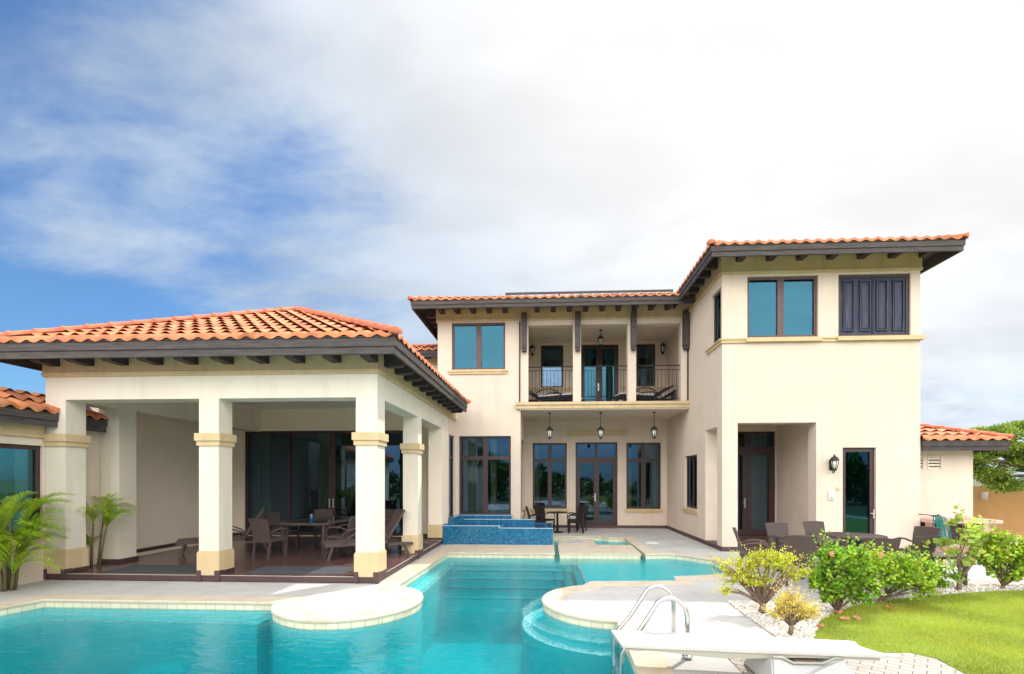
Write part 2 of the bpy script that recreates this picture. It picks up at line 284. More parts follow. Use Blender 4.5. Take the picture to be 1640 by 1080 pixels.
# ------------------------------------------------------------------ mesh builder
WO = {}                                             # world origin of each thing or part
class MB:
    def __init__(s): s.v = []; s.f = []; s.sm = []; s.t = []
    def add(s, vs, fs, smooth=False, tint=None):
        o = len(s.v); s.v += [tuple(p) for p in vs]
        for f in fs: s.f.append(tuple(i+o for i in f)); s.sm.append(smooth); s.t.append(tint)
        return s
    def box(s, x0, x1, y0, y1, z0, z1):
        if x1 < x0: x0, x1 = x1, x0
        if y1 < y0: y0, y1 = y1, y0
        if z1 < z0: z0, z1 = z1, z0
        return s.add([(x0,y0,z0),(x1,y0,z0),(x1,y1,z0),(x0,y1,z0),(x0,y0,z1),(x1,y0,z1),(x1,y1,z1),(x0,y1,z1)],
              [(0,3,2,1),(4,5,6,7),(0,1,5,4),(1,2,6,5),(2,3,7,6),(3,0,4,7)])
    def pbox(s, P, u0, u1, d0, d1, z0, z1):
        a = P(u0, d0, z0); b = P(u1, d1, z1); return s.box(a[0], b[0], a[1], b[1], a[2], b[2])
    def prism(s, poly, z0, z1, smooth=False):      # polygon in x,y
        n = len(poly); tri = tessellate_polygon([[Vector((p[0], p[1], 0)) for p in poly]])
        vs = [(p[0], p[1], z0) for p in poly]+[(p[0], p[1], z1) for p in poly]
        A = sum(poly[i][0]*poly[(i+1) % n][1]-poly[(i+1) % n][0]*poly[i][1] for i in range(n))
        fs = []
        for t in tri:
            a, b, c = t; cr = (poly[b][0]-poly[a][0])*(poly[c][1]-poly[a][1])-(poly[b][1]-poly[a][1])*(poly[c][0]-poly[a][0])
            if cr < 0: a, b, c = a, c, b
            fs.append((a+n, b+n, c+n)); fs.append((a, c, b))
        for i in range(n):
            j = (i+1) % n
            fs.append((i, j, j+n, i+n) if A > 0 else (j, i, i+n, j+n))
        return s.add(vs, fs, smooth)
    def tube(s, pts, r, n=8, close=True, tint=None):
        pts = [Vector(p) for p in pts]; rs = r if isinstance(r, (list, tuple)) else [r]*len(pts)
        vs = []; fs = []; up = Vector((0, 0, 1)); prevx = None
        for i, p in enumerate(pts):
            d = (pts[min(i+1, len(pts)-1)]-pts[max(i-1, 0)]).normalized()
            x = (d.cross(prevx).cross(d) if prevx else d.orthogonal()); x.normalize(); 
            if prevx is None and abs(d.z) < .99: x = d.cross(up).normalized()
            y = d.cross(x).normalized(); prevx = x
            for k in range(n):
                a = 2*math.pi*k/n; vs.append(p+x*math.cos(a)*rs[i]+y*math.sin(a)*rs[i])
        for i in range(len(pts)-1):
            for k in range(n):
                a, b = i*n+k, i*n+(k+1) % n; fs.append((a, b, b+n, a+n))
        if close: fs.append(tuple(range(n-1, -1, -1))); fs.append(tuple(range(len(vs)-n, len(vs))))
        return s.add(vs, fs, True, tint)
    def bar(s, a, b, w, h):                        # square bar between points, w sideways, h the other way
        a = Vector(a); b = Vector(b); d = (b-a).normalized(); up = Vector((0, 0, 1)) if abs(d.z) < .95 else Vector((0, 1, 0))
        x = d.cross(up).normalized()*w/2; y = x.cross(d).normalized()*h/2
        vs = [a-x-y, a+x-y, a+x+y, a-x+y, b-x-y, b+x-y, b+x+y, b-x+y]
        return s.add(vs, [(0,1,2,3),(7,6,5,4),(4,5,1,0),(5,6,2,1),(6,7,3,2),(7,4,0,3)])
    def lathe(s, prof, c=(0, 0, 0), n=16):
        vs = []; fs = []
        for r, z in prof:
            for k in range(n): a = 2*math.pi*k/n; vs.append((c[0]+r*math.cos(a), c[1]+r*math.sin(a), c[2]+z))
        for i in range(len(prof)-1):
            for k in range(n): a, b = i*n+k, i*n+(k+1) % n; fs.append((a, b, b+n, a+n))
        return s.add(vs, fs, True)
    def build(s, name, m, parent=None, off=None, bevel=0., **props):
        if off is None: off = WO.get(parent.name, (0, 0, 0)) if parent else (0, 0, 0)
        me = bpy.data.meshes.new(name)
        me.from_pydata([(x-off[0], y-off[1], z-off[2]) for x, y, z in s.v], [], s.f)
        me.polygons.foreach_set('use_smooth', s.sm)
        if any(t is not None for t in s.t):
            ca = me.color_attributes.new('tint', 'FLOAT_COLOR', 'CORNER'); buf = []
            for p, t in zip(me.polygons, s.t):
                t = t or (1, 1, 1)
                buf += [t[0], t[1], t[2], 1.]*p.loop_total
            ca.data.foreach_set('color', buf)
        me.materials.append(m); me.update()
        o = bpy.data.objects.new(name, me); C.objects.link(o)
        if parent: o.parent = parent; WO[o.name] = off
        if bevel:
            bm = bmesh.new(); bm.from_mesh(me); bmesh.ops.bevel(bm, geom=bm.edges[:], offset=bevel, segments=2, affect='EDGES', clamp_overlap=True); bm.to_mesh(me); bm.free()
        for k, v in props.items(): o[k] = v
        return o
def thing(name, label, cat, loc=(0, 0, 0), rz=0, group=None, world=True):
    o = bpy.data.objects.new(name, None); C.objects.link(o); o.empty_display_size = .2
    o.location = loc; o.rotation_euler = (0, 0, rz); o['label'] = label; o['category'] = cat
    if group: o['group'] = group
    WO[o.name] = tuple(loc) if world else (0, 0, 0)
    return o
def dup(r, loc, rz, label=None):
    def rec(o, par):
        c = o.copy(); C.objects.link(c); c.parent = par
        for ch in o.children: rec(ch, c)
        return c
    n = rec(r, None); n.location = loc; n.rotation_euler = (0, 0, rz)
    if label: n['label'] = label
    return n
def one(o, label, cat, group=None):
    o['label'] = label; o['category'] = cat
    if group: o['group'] = group
    return o
def struct(o): o['kind'] = 'structure'; return o

# wall planes: (u, depth into wall, z) -> world
def PY(y, s=1): return lambda u, d, z: (u, y+s*d, z)
def PX(x, s=1): return lambda u, d, z: (x+s*d, u, z)
def wall(mb, P, u0, u1, z0, z1, th, holes=()):
    us = sorted({u0, u1, *[h[0] for h in holes], *[h[1] for h in holes]}); zs = sorted({z0, z1, *[h[2] for h in holes], *[h[3] for h in holes]})
    us = [u for u in us if u0 <= u <= u1]; zs = [z for z in zs if z0 <= z <= z1]
    def solid(i, j):
        if i < 0 or j < 0 or i >= len(us)-1 or j >= len(zs)-1: return False
        cu = (us[i]+us[i+1])/2; cz = (zs[j]+zs[j+1])/2
        return not any(h[0] < cu < h[1] and h[2] < cz < h[3] for h in holes)
    for i in range(len(us)-1):
        for j in range(len(zs)-1):
            if not solid(i, j): continue
            a, b, c, d = us[i], us[i+1], zs[j], zs[j+1]
            q = lambda *p: mb.add([P(*t) for t in p], [(0, 1, 2, 3)])
            q((a,0,c),(b,0,c),(b,0,d),(a,0,d)); q((a,th,c),(a,th,d),(b,th,d),(b,th,c))
            if not solid(i-1, j): q((a,0,c),(a,0,d),(a,th,d),(a,th,c))
            if not solid(i+1, j): q((b,0,c),(b,th,c),(b,th,d),(b,0,d))
            if not solid(i, j-1): q((a,0,c),(a,th,c),(b,th,c),(b,0,c))
            if not solid(i, j+1): q((a,0,d),(b,0,d),(b,th,d),(a,th,d))
    return mb
def fixnormals(o):
    bm = bmesh.new(); bm.from_mesh(o.data); bmesh.ops.remove_doubles(bm, verts=bm.verts, dist=1e-5); bmesh.ops.recalc_face_normals(bm, faces=bm.faces); bm.to_mesh(o.data); bm.free(); return o

def curtain(P, u0, u1, d, z0, z1, par, m=None):
    mb = MB(); n = max(8, int((u1-u0)/.035)); vs = []; 
    for k in range(n+1):
        u = u0+(u1-u0)*k/n; w = .03*math.sin(k*1.35)+.01*math.sin(k*.5)
        for z in (z0, z1):
            vs.append(P(u, d+w, z)); 
    for k in range(n+1):
        u = u0+(u1-u0)*k/n; w = .03*math.sin(k*1.35)+.01*math.sin(k*.5)+.012
        for z in (z0, z1): vs.append(P(u, d+w, z))
    fs = []; o = 2*(n+1)
    for k in range(n): fs.append((2*k, 2*k+2, 2*k+3, 2*k+1)); fs.append((o+2*k, o+2*k+1, o+2*k+3, o+2*k+2))
    mb.add(vs, fs, True)
    return mb.build('curtain', m or curtain_m, par)
def window(par, P, u0, u1, z0, z1, rec=.12, ft=.07, fw=.07, vert=(), hor=(), name='window', gm=None, fm=None, sill=None, curt=(), blind=None, label=None, stile=None):
    """frame mesh named `name`, with pane / sill / curtain children"""
    mb = MB(); A = rec; B = rec+ft
    mb.pbox(P, u0, u0+fw, A, B, z0, z1); mb.pbox(P, u1-fw, u1, A, B, z0, z1)
    mb.pbox(P, u0+fw, u1-fw, A, B, z1-fw, z1); mb.pbox(P, u0+fw, u1-fw, A, B, z0, z0+fw)
    for v in vert:
        c, w = v if isinstance(v, tuple) else (v, fw*1.3)
        mb.pbox(P, c-w/2, c+w/2, A+.004, B-.004, z0+fw, z1-fw)
    for h in hor:
        c, w = h if isinstance(h, tuple) else (h, fw*1.2)
        mb.pbox(P, u0+fw, u1-fw, A-.006, B+.006, c-w/2, c+w/2)
    if stile:       # door leaves: inner stiles
        for (a, b, c, d, w) in stile:
            mb.pbox(P, a, a+w, A-.012, B-.02, c, d); mb.pbox(P, b-w, b, A-.012, B-.02, c, d)
            mb.pbox(P, a+w, b-w, A-.012, B-.02, d-w, d); mb.pbox(P, a+w, b-w, A-.012, B-.02, c, c+w*1.6)
    o = mb.build(name, fm or frame_m, par)
    if label: o['label'] = label
    MB().pbox(P, u0+fw*.6, u1-fw*.6, A+ft*.45, A+ft*.62, z0+fw*.6, z1-fw*.6).build('pane', gm or glass, o)
    if sill:
        s0, s1, h = sill if isinstance(sill, tuple) else (u0-.06, u1+.06, .12)
        sb = MB(); sb.pbox(P, s0, s1, -.07, rec, z0-h*.5, z0-.002); sb.pbox(P, s0+.03, s1-.03, -.045, -.001, z0-h, z0-h*.5); sb.build('sill', tan, o)
    for c in curt: curtain(P, c[0], c[1], B+.05, c[2] if len(c) > 2 else z0+.02, z1+.05, o)
    if blind: MB().pbox(P, u0-.05, u1+.05, B+.10, B+.11, blind, z1+.05).build('blind', blind_m, o)
    return o
def handle(P, u, z, par, h=.26, lever=.1):
    mb = MB(); mb.pbox(P, u-.022, u+.022, -.012, 0, z-h/2, z+h/2)
    a = P(u, -.055, z+.02); mb.tube([P(u, 0, z+.02), a, P(u+lever, -.055, z+.02)], .012, 6)
    return mb.build('handle', chrome_soft, par)

# ------------------------------------------------------------------ roof tiles
def roof_slope(O, ux, dx, W_, run, pitch, par, name='tiles', left=True, right=True, period=.285, course=.37, amp=.03, m=None, seed=0):
    """O eave corner; ux unit along eave; dx unit up-slope; hips at 45 degrees where left/right"""
    rnd = random.Random(seed); bm = bmesh.new(); col = bm.loops.layers.float_color.new('tint')
    nper = int(math.ceil(W_/period))+1; per = 8
    prof = []
    for i in range(nper*per+1):
        a = i*period/per; ph = 2*math.pi*(i % per)/per; h = math.cos(ph); prof.append((a, amp*(h if h > 0 else h*.75)))
    nc = int(math.ceil(run/course)); step = .058
    for k in range(nc):
        b0 = k*course-(.03 if k == 0 else .075); b1 = min((k+1)*course, run)
        lo = [bm.verts.new((a, b0, pitch*b0+h+step)) for a, h in prof]; hi = [bm.verts.new((a, b1, pitch*b1+h+.002)) for a, h in prof]
        sk = [bm.verts.new((a, b0+.012, pitch*b0+h+step-.060)) for a, h in prof]
        for i in range(len(prof)-1):
            j = (i+per//2)//per; rr = random.Random(k*7919+j*31+seed); v = .74+.42*rr.random()-(.22 if rr.random() < .07 else 0); g = v*(.90+.20*rr.random())
            t = (v, g, g*(.93+.14*rr.random()), 1)
            for f in ((lo[i], lo[i+1], hi[i+1], hi[i]), (sk[i], sk[i+1], lo[i+1], lo[i]))[:2 if k == 0 else 1]:
                F = bm.faces.new(f); F.smooth = True
                for l in F.loops: l[col] = t
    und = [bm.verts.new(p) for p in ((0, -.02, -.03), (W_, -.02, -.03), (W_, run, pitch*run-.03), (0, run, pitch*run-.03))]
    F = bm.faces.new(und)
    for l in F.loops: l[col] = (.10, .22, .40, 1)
    def cut(co, no):
        bmesh.ops.bisect_plane(bm, geom=bm.verts[:]+bm.edges[:]+bm.faces[:], plane_co=co, plane_no=no, clear_outer=True)
    if left: cut((0, 0, 0), (-1, 1, 0))
    else: cut((0, 0, 0), (-1, 0, 0))
    if right: cut((W_, 0, 0), (1, 1, 0))
    else: cut((W_, 0, 0), (1, 0, 0))
    me = bpy.data.meshes.new(name); off = WO.get(par.name, (0, 0, 0)); U = Vector(ux); D = Vector(dx); OO = Vector(O)-Vector(off)
    for v in bm.verts: a, b, z = v.co; v.co = OO+U*a+D*b+Vector((0, 0, z))
    bm.to_mesh(me); bm.free(); me.materials.append(m or tile_m)
    o = bpy.data.objects.new(name, me); C.objects.link(o); o.parent = par; WO[o.name] = off
    return o
def caps(p0, p1, par, r=.095, seg=.36, name='ridge_cap'):
    p0 = Vector(p0); p1 = Vector(p1); L_ = (p1-p0).length; n = max(1, round(L_/seg)); d = (p1-p0)/n; mb = MB(); dn = d.normalized()
    x = dn.cross(Vector((0, 0, 1))).normalized(); y = x.cross(dn).normalized()
    for k in range(n):
        vs = []; fs = []; q = 9
        for t, rr in ((-.04, r*1.14), (.10, r*1.18), (.13, r*1.0), (1.02, r*.86)):
            for i in range(q):
                a = math.pi*(i/(q-1)*1.16-.08); vs.append(p0+d*(k+t)+x*math.cos(a)*rr+y*(math.sin(a)*rr*.8))
        for j in range(3):
            for i in range(q-1): fs.append((j*q+i, j*q+i+1, (j+1)*q+i+1, (j+1)*q+i))
        fs.append(tuple(range(q-1, -1, -1)))
        mb.add(vs, fs, True)
    return mb.build(name, cap_m, par)
def fascia(par, x0, x1, y0, y1, zb, h, sides='FLRB', m=None):
    """two-layer board round the eave"""
    mb = MB(); t = .05
    if 'F' in sides: mb.box(x0, x1, y0, y0+t, zb+h*.42, zb+h); mb.box(x0+.025, x1-.025, y0+.022, y0+t+.02, zb, zb+h*.42)
    if 'B' in sides: mb.box(x0, x1, y1-t, y1, zb+h*.42, zb+h); mb.box(x0+.025, x1-.025, y1-t, y1-.022, zb, zb+h*.42)
    if 'L' in sides: mb.box(x0, x0+t, y0+t, y1-t, zb+h*.42, zb+h-.001); mb.box(x0+.022, x0+t+.02, y0+t+.02, y1-t, zb, zb+h*.42)
    if 'R' in sides: mb.box(x1-t, x1, y0+t, y1-t, zb+h*.42, zb+h-.001); mb.box(x1-t-.02, x1-.022, y0+t+.02, y1-t, zb, zb+h*.42)
    return mb.build('fascia', m or wood, par)
TAIL = {}
def tails(par, pts, nrm, depth, zt, w=.15, h=.15, m=None, pitch=.36):
    """rafter tails: top follows the roof, underside level; nrm = outward direction, pts = wall points, zt = roof height at the wall"""
    key = (nrm, depth, w, h, pitch)
    off = WO[par.name]
    if key not in TAIL:
        mb = MB(); n = Vector((nrm[0], nrm[1], 0)); s = Vector((-n.y, n.x, 0)); e = -pitch*depth
        pr = [(0, 0), (0, -h), (depth*.66, -h), (depth*.80, -h*.9+e*.1), (depth*.90, -h*.6+e*.4), (depth*.94, min(e-.03, -h*.35+e*.6)), (depth, e-.02), (depth, e)]
        vs = [n*a-s*w/2+Vector((0, 0, b)) for a, b in pr]+[n*a+s*w/2+Vector((0, 0, b)) for a, b in pr]; k = len(pr)
        fs = [tuple(range(k)), tuple(range(2*k-1, k-1, -1))]+[(i, i+k, (i+1) % k+k, (i+1) % k) for i in range(k)]
        mb.add(vs, fs); p = pts[0]
        o = mb.build('rafter_tail', m or wood_dark, par, off=(0, 0, 0)); fixnormals(o); TAIL[key] = o
        o.location = (p[0]-off[0], p[1]-off[1], zt-off[2]); rest = pts[1:]
    else: o = TAIL[key]; rest = pts
    for p in rest:
        c = o.copy(); C.objects.link(c); c.parent = par; c.location = (p[0]-off[0], p[1]-off[1], zt-off[2])

# ------------------------------------------------------------------ the pool outline (x, y)
def arc(cx, cy, r, a0, a1, n):
    return [(cx+r*math.cos(R(a0+(a1-a0)*i/n)), cy+r*math.sin(R(a0+(a1-a0)*i/n))) for i in range(n+1)]
D1 = (-3.10, 7.40, 1.09); D2 = (1.0, 7.60, 1.08)
a_s = math.degrees(math.asin(-.2/1.09)); a_s = -180-a_s        # start on the left where the disc meets y = 7.2
pool = [(-9.05, 2.6), (-8.11, 6.70), (-7.97, 7.2)]
pool += arc(*D1, a_s+360 if a_s < -180 else a_s, 0, 1)[:0]
pool += arc(*D1, 190.6, 360, 22)+arc(*D1, 0, 69.6, 8)[1:]
pool += [(-2.66, 10.5), (-2.60, 12.30), (.14, 12.30), (.14, 15.95), (1.5, 16.05), (1.75, 15.95), (1.95, 15.75), (2.2, 15.68), (2.47, 15.65), (2.47, 12.34), (2.95, 12.44), (3.2, 12.36), (3.45, 12.16), (3.66, 11.86), (3.88, 11.6), (3.86, 11.1), (3.80, 10.6), (3.72, 10.15), (3.50, 9.84), (3.1, 9.64), (2.46, 9.48), (2.39, 9.08), (.80, 8.95)]
pool += arc(*D2, 110, 268, 20)
pool += [(.93, 6.40), (.90, 5.0), (.86, 2.6)]
def offset(poly, d, closed=True):              # pool is listed clockwise from above
    n = len(poly); out = []
    for i in range(n):
        p0 = Vector(poly[i-1]); p1 = Vector(poly[i]); p2 = Vector(poly[(i+1) % n])
        a = (p1-p0).normalized(); b = (p2-p1).normalized(); na = Vector((-a.y, a.x)); nb = Vector((-b.y, b.x))
        m = (na+nb); m = m.normalized() if m.length > 1e-6 else na; k = 1/max(.45, m.dot(na)); out.append(tuple(p1+m*d*k))
    return out
WZ = -.115
def sheet(outer, holes, z):
    loops = [[Vector((p[0], p[1], 0)) for p in q] for q in [outer]+holes]
    tri = tessellate_polygon(loops); flat = [p for q in loops for p in q]
    mb = MB(); fs = []
    for t in tri:
        a, b, c = t; cr = (flat[b].x-flat[a].x)*(flat[c].y-flat[a].y)-(flat[b].y-flat[a].y)*(flat[c].x-flat[a].x)
        if abs(cr) < 1e-9: continue
        fs.append((a, b, c) if cr > 0 else (a, c, b))
    mb.add([(p.x, p.y, z) for p in flat], fs); return mb
struct(sheet([(-12, -4), (16, -4), (16, 17.2), (12.4, 17.2), (12.4, 26), (-12, 26)], [pool], 0).build('pool_deck', deck_m))
struct(sheet([(-900, -900), (900, -900), (900, 2500), (-900, 2500)], [[(-11.5, -3.5), (-11.5, 25), (12, 25), (12, 16.9), (15.5, 16.9), (15.5, -3.5)]], -.03).build('ground', dirt))
# coping stones round the edge, with a lip and tiled face below
def coping():
    out = offset(pool, -(-.33)); inn = offset(pool, -.02); n = len(pool); mb = MB(); z1 = .014; z0 = -.035; vs = []; fs = []
    lip = offset(pool, -.028)
    for i in range(n): vs += [(*inn[i], z0), (*lip[i], -.010), (*inn[i], z1), (*out[i], z1-.002), (*out[i], -.02)]
    for i in range(n):
        j = (i+1) % n
        if i in (n-1,): pass
        for k in range(4): fs.append((i*5+k, i*5+k+1, j*5+k+1, j*5+k))
    mb.add(vs, fs)
    mb.box(-2.95, .10, 12.66, 13.9, -.02, .011)                           # stone floor before the spa
    return mb.build('coping', coping_m)
cp = struct(coping()); fixnormals(cp)
def band(poly, z0, z1, m, name, d=.0):
    q = offset(poly, d); n = len(q); mb = MB(); vs = [(*p, z0) for p in q]+[(*p, z1) for p in q]
    mb.add(vs, [(i, (i+1) % n, (i+1) % n+n, i+n) for i in range(n)]); o = mb.build(name, m); return o
struct(band(pool, -.135, -.03, waterline, 'waterline_tiles', -.006))
bs = MB(); n = len(pool); FZ = -1.45
bs.add([(*p, FZ) for p in pool]+[(*p, -.02) for p in pool], [(i, (i+1) % n, (i+1) % n+n, i+n) for i in range(n)])
sh = sheet(pool, [], FZ); bs.add(sh.v, sh.f)
# shallow shelf, steps and benches
shelf = [(.80, 8.95), (.78, 9.4), (.76, 11.9), (.76, 12.02), (-2.62, 12.02), (-2.60, 12.30), (.14, 12.30), (.14, 15.95), (1.5, 16.05), (1.75, 15.95), (1.95, 15.75), (2.47, 15.65), (2.47, 12.34), (2.95, 12.44), (3.45, 12.16), (3.88, 11.6), (3.86, 11.1), (3.80, 10.6), (3.72, 10.15), (3.50, 9.84), (3.1, 9.64), (2.46, 9.48), (2.39, 9.08)]
bs.prism([(x, y) for x, y in shelf], FZ, -.235)
ys = [12.02, 11.72, 11.42, 11.12, 10.82, 10.5]; zs = [-.36, -.50, -.65, -.82, -1.0]
for k in range(5): bs.box(-2.35, .775-.20*0, ys[k+1], ys[k], FZ, zs[k])
for k in range(3): bs.box(.775-.22*(k+1), .775-.22*k, 8.95+.25*k, ys[k+1], FZ, zs[k]+.003)
bs.box(-2.66, -2.35, 8.45, 12.03, FZ, -.245)
bs.box(-8.0, -4.3, 6.88, 7.2, FZ, -.245)
bs.prism([(-9.05, 2.6), (-8.11, 6.70), (-7.98, 7.18), (-7.66, 6.9), (-7.78, 6.6), (-8.72, 2.6)], FZ, -.246)
ring = arc(*D2[:2], 1.42, 100, 262, 26); bs.prism(ring+arc(*D2[:2], 1.0, 262, 100, 20), FZ, -.37)
basin = struct(bs.build('pool_basin', plaster_m))
# mosaic borders and painted riser shade along the underwater edges, with the uneven outline the ripples give them
def trim(path, w, z, m, name, jit=.012, step=.03):
    rnd = random.Random(3); pts = []
    for a, b in zip(path, path[1:]):
        L_ = math.dist(a, b); k = max(1, int(L_/step))
        for i in range(k): pts.append((a[0]+(b[0]-a[0])*i/k, a[1]+(b[1]-a[1])*i/k))
    pts.append(path[-1]); vs = []; n = len(pts)
    for i, p in enumerate(pts):
        a = pts[max(0, i-1)]; b = pts[min(n-1, i+1)]; d = Vector((b[0]-a[0], b[1]-a[1])).normalized(); q = Vector((-d.y, d.x)); j1 = rnd.uniform(-jit, jit); j2 = rnd.uniform(-jit, jit)
        vs += [(p[0]-q.x*(w/2+j1), p[1]-q.y*(w/2+j1), z), (p[0]+q.x*(w/2+j2), p[1]+q.y*(w/2+j2), z)]
    mb = MB(); mb.add(vs, [(2*i, 2*i+2, 2*i+3, 2*i+1) for i in range(n-1)]); return struct(mb.build(name, m))
trim([(-7.66, 6.92), (-4.3, 6.92)], .045, -.240, mosaic_trim, 'bench_edge_mosaic')
trim([(-2.38, 8.5), (-2.38, 12.0)], .05, -.240, mosaic_trim, 'bench_edge_mosaic')
trim([(-2.3, 12.0), (.74, 12.0), (.79, 9.0)], .045, -.230, mosaic_trim, 'shelf_edge_mosaic')
for k in range(4): trim([(-2.33, ys[k+1]+.03), (.775-.22*(k+1) if k < 3 else .12, ys[k+1]+.03)]+([(.775-.22*(k+1)+.03, 9.05+.25*k)] if k < 3 else []), .09, zs[k]+.006, step_m, 'step_shade_strip', .008)  # dark strips that paint in the shade of the step risers
trim([p for p in arc(*D2[:2], 1.34, 102, 262, 30)], 0.15, -.36, mosaic_white, 'ring_edge_mosaic', .02)
wt = MB(); op = offset(pool, .012); wt.prism(op, FZ-.05, WZ)
water = struct(wt.build('water', water_m)); fixnormals(water)
# island of stone slabs in the little pond
isl = MB(); P_ = [(.29, 12.33), (2.33, 12.33), (2.36, 13.95), (1.36, 13.95), (1.36, 15.3), (.33, 15.3)]
isl.prism(P_, FZ, -.03); io = isl.build('stone_island', waterline); one(io, 'cream tiled stepping block standing in the pond between its two water channels', 'stepping stone')
it = MB(); it.prism([(.27, 12.31), (2.35, 12.31), (2.38, 13.97), (.27, 13.97)], -.03, .014); it.prism([(.30, 13.972), (1.38, 13.972), (1.38, 15.32), (.30, 15.32)], -.03, .012)
it.build('slab', coping_m, io); MB().box(.62, 1.02, 14.15, 14.9, .012, .02).build('cover', deck_m, io)
dr = MB(); dr.lathe([(0, .012), (.19, .012), (.2, .008), (.2, 0)], (3.1, 14.6, 0), 24); one(dr.build('skimmer_lid', white_p), 'round white skimmer lid set in the grey deck before the tall windows', 'pool lid')

# lawn, pebble bed, brick path
lawn_poly = [(2.95, 5.62), (3.38, 6.23), (3.6, 6.6), (3.99, 6.96), (4.4, 7.3), (4.76, 7.57), (5.4, 7.85), (6.0, 8.03), (6.75, 8.3), (7.5, 8.5), (8.2, 8.6), (9.5, 8.6), (12, 8.4), (15, 8.2), (15, 0), (4.2, 0), (4.05, 4.9), (4.10, 5.30), (3.95, 5.46), (3.0, 5.46)]
struct(MB().prism(lawn_poly, -.02, .012).build('lawn', grass_b))
bed_poly = [(2.77, 7.62), (2.74, 6.9), (2.73, 5.9), (2.74, 5.47), (3.0, 5.46), (2.96, 5.62)]+lawn_poly[1:11]+[(12, 8.55), (12, 9.3), (8.5, 9.15), (6.9, 8.95), (6.1, 8.55), (5.2, 7.95), (4.4, 7.66)]
bed_poly = bed_poly
struct(MB().prism(bed_poly, -.02, .006).build('pebble_bed', bed_m))
struct(MB().prism([(1.9, 0), (4.19, 0), (4.04, 4.9), (4.08, 5.28), (3.94, 5.44), (1.9, 5.44)], -.02, .009).build('paver_path', brick_m))
def inside(p, poly):
    x, y = p; c = False; n = len(poly)
    for i in range(n):
        x1, y1 = poly[i]; x2, y2 = poly[i-1]
        if (y1 > y) != (y2 > y) and x < (x2-x1)*(y-y1)/(y2-y1)+x1: c = not c
    return c
def pebbles():
    rnd = random.Random(5); mb = MB(); cnt = 0
    while cnt < 5200:
        x = rnd.uniform(2.72, 9.5) if rnd.random() < .62 else rnd.uniform(2.72, 4.4); y = rnd.uniform(5.45, 9.2)
        if not inside((x, y), bed_poly): continue
        cnt += 1; r = rnd.uniform(.010, .026); a = rnd.random()*6.28; e = rnd.uniform(.6, 1); t = rnd.uniform(.75, 1.25); tn = (t, t*rnd.uniform(.93, 1), t*rnd.uniform(.85, 1)); vs = []
        for zz, q in ((.004, .8), (r*.55, 1.0), (r*1.05, .55)):
            for k in range(5): b = a+k*1.2566+rnd.uniform(-.2, .2); u = math.cos(b)*r*q; v = math.sin(b)*r*q*e; vs.append((x+u, y+v, zz+.004))
        fs = [(10, 11, 12, 13, 14)]+[(i, (i+1) % 5, (i+1) % 5+5, i+5) for i in range(5)]+[(i+5, (i+1) % 5+5, (i+1) % 5+10, i+10) for i in range(5)]
        mb.add(vs, fs, True, tn)
    o = mb.build('white_pebbles', pebble_m); o['kind'] = 'stuff'; return o
pebbles()
def grass():
    rnd = random.Random(11); mb = MB(); vs = []; n = 0
    while n < 90000:
        y = 3.6+5.0*rnd.random()**1.1; x = rnd.uniform(2.9, 10.2)
        if x > y*1.12+.6 or not inside((x, y), lawn_poly): continue
        if inside((x, y), [(2.95, 5.62), (3.0, 5.46)]+[(0, 0)]): continue
        n += 1; h = rnd.uniform(.018, .042)*(1+.5*noise.noise((x*2, y*2, 0))); a = rnd.random()*6.28; w = .0035; lx = rnd.uniform(-.02, .02); ly = rnd.uniform(-.02, .02)
        c = math.cos(a)*w; s = math.sin(a)*w; g = .78+.35*rnd.random()+.35*noise.noise((x*1.3, y*1.3, 3)); yl = 1+.35*max(0, noise.noise((x*.9, y*.9, 8)))+.2*rnd.random()
        mb.add([(x-c, y-s, .01), (x+c, y+s, .01), (x+lx, y+ly, .012+h)], [(0, 1, 2)], False, (g*yl, g, g*.8))
    o = mb.build('grass', grass_m); o['kind'] = 'stuff'
grass()

# ------------------------------------------------------------------ villa
V = thing('villa', 'large cream two-storey house with clay tile roofs and a balcony', 'house', (0, 16, 0))
YM, YB, XT, YT = 16.0, 18.9, 4.58, 12.95
TOP = 7.84
w = MB()
wall(w, PY(YM), -3.72, -.93, 0, TOP, .3, [(-3.24, -1.44, 5.57, 7.15), (-3.0, -1.25, .70, 3.35)])
wall(w, PX(-3.72, 1), YM+.3, 24, 0, TOP, .3)
wall(w, PX(-.93, -1), YM+.3, YB, 0, TOP, .3, [(16.65, 18.5, .75, 3.33)])
wall(w, PY(YB), -1.23, XT, 0, TOP, .3, [(-.62, .72, .75, 3.33), (1.06, 2.69, .10, 3.35), (3.03, 4.36, .75, 3.33), (-.30, .58, 5.50, 7.17), (1.26, 2.73, 4.5, 7.17), (3.43, 4.15, 5.50, 7.17)])
wall(w, PX(-3.11, -1), 14.76, YM, 0, 3.95, .3, [(14.92, 15.88, .70, 3.32)])
wall(w, PX(XT, 1), YT, 24, 0, TOP+.12, .4, [(13.33, 14.31, .12, 3.33), (15.1, 16.45, .97, 2.67), (13.05, 13.78, 5.63, 7.03)])
wall(w, PY(YT), XT+.4, 9.6, 0, TOP+.12, .4, [(XT+.4, 6.99, .12, 3.39), (7.66, 8.50, .12, 2.73), (5.23, 7.04, 5.63, 7.24), (7.55, 9.36, 5.63, 7.24)])
wall(w, PX(9.6, -1), YT+.4, 24, 0, TOP+.12, .3)
w.box(-3.72, 9.6, 24, 24.3, 0, TOP)
w.box(7.2, 7.45, YT+.4, 15.6, 0, 3.6); w.box(XT+.4, 7.45, 15.6, 15.605, 0, .1)
wall(w, PY(15.6), XT+.4, 7.45, .12, 3.6, .25, [(5.42, 7.17, .12, 3.42)])
w.box(XT+.4, 7.45, YT+.4, 15.85, 3.6, 3.7)
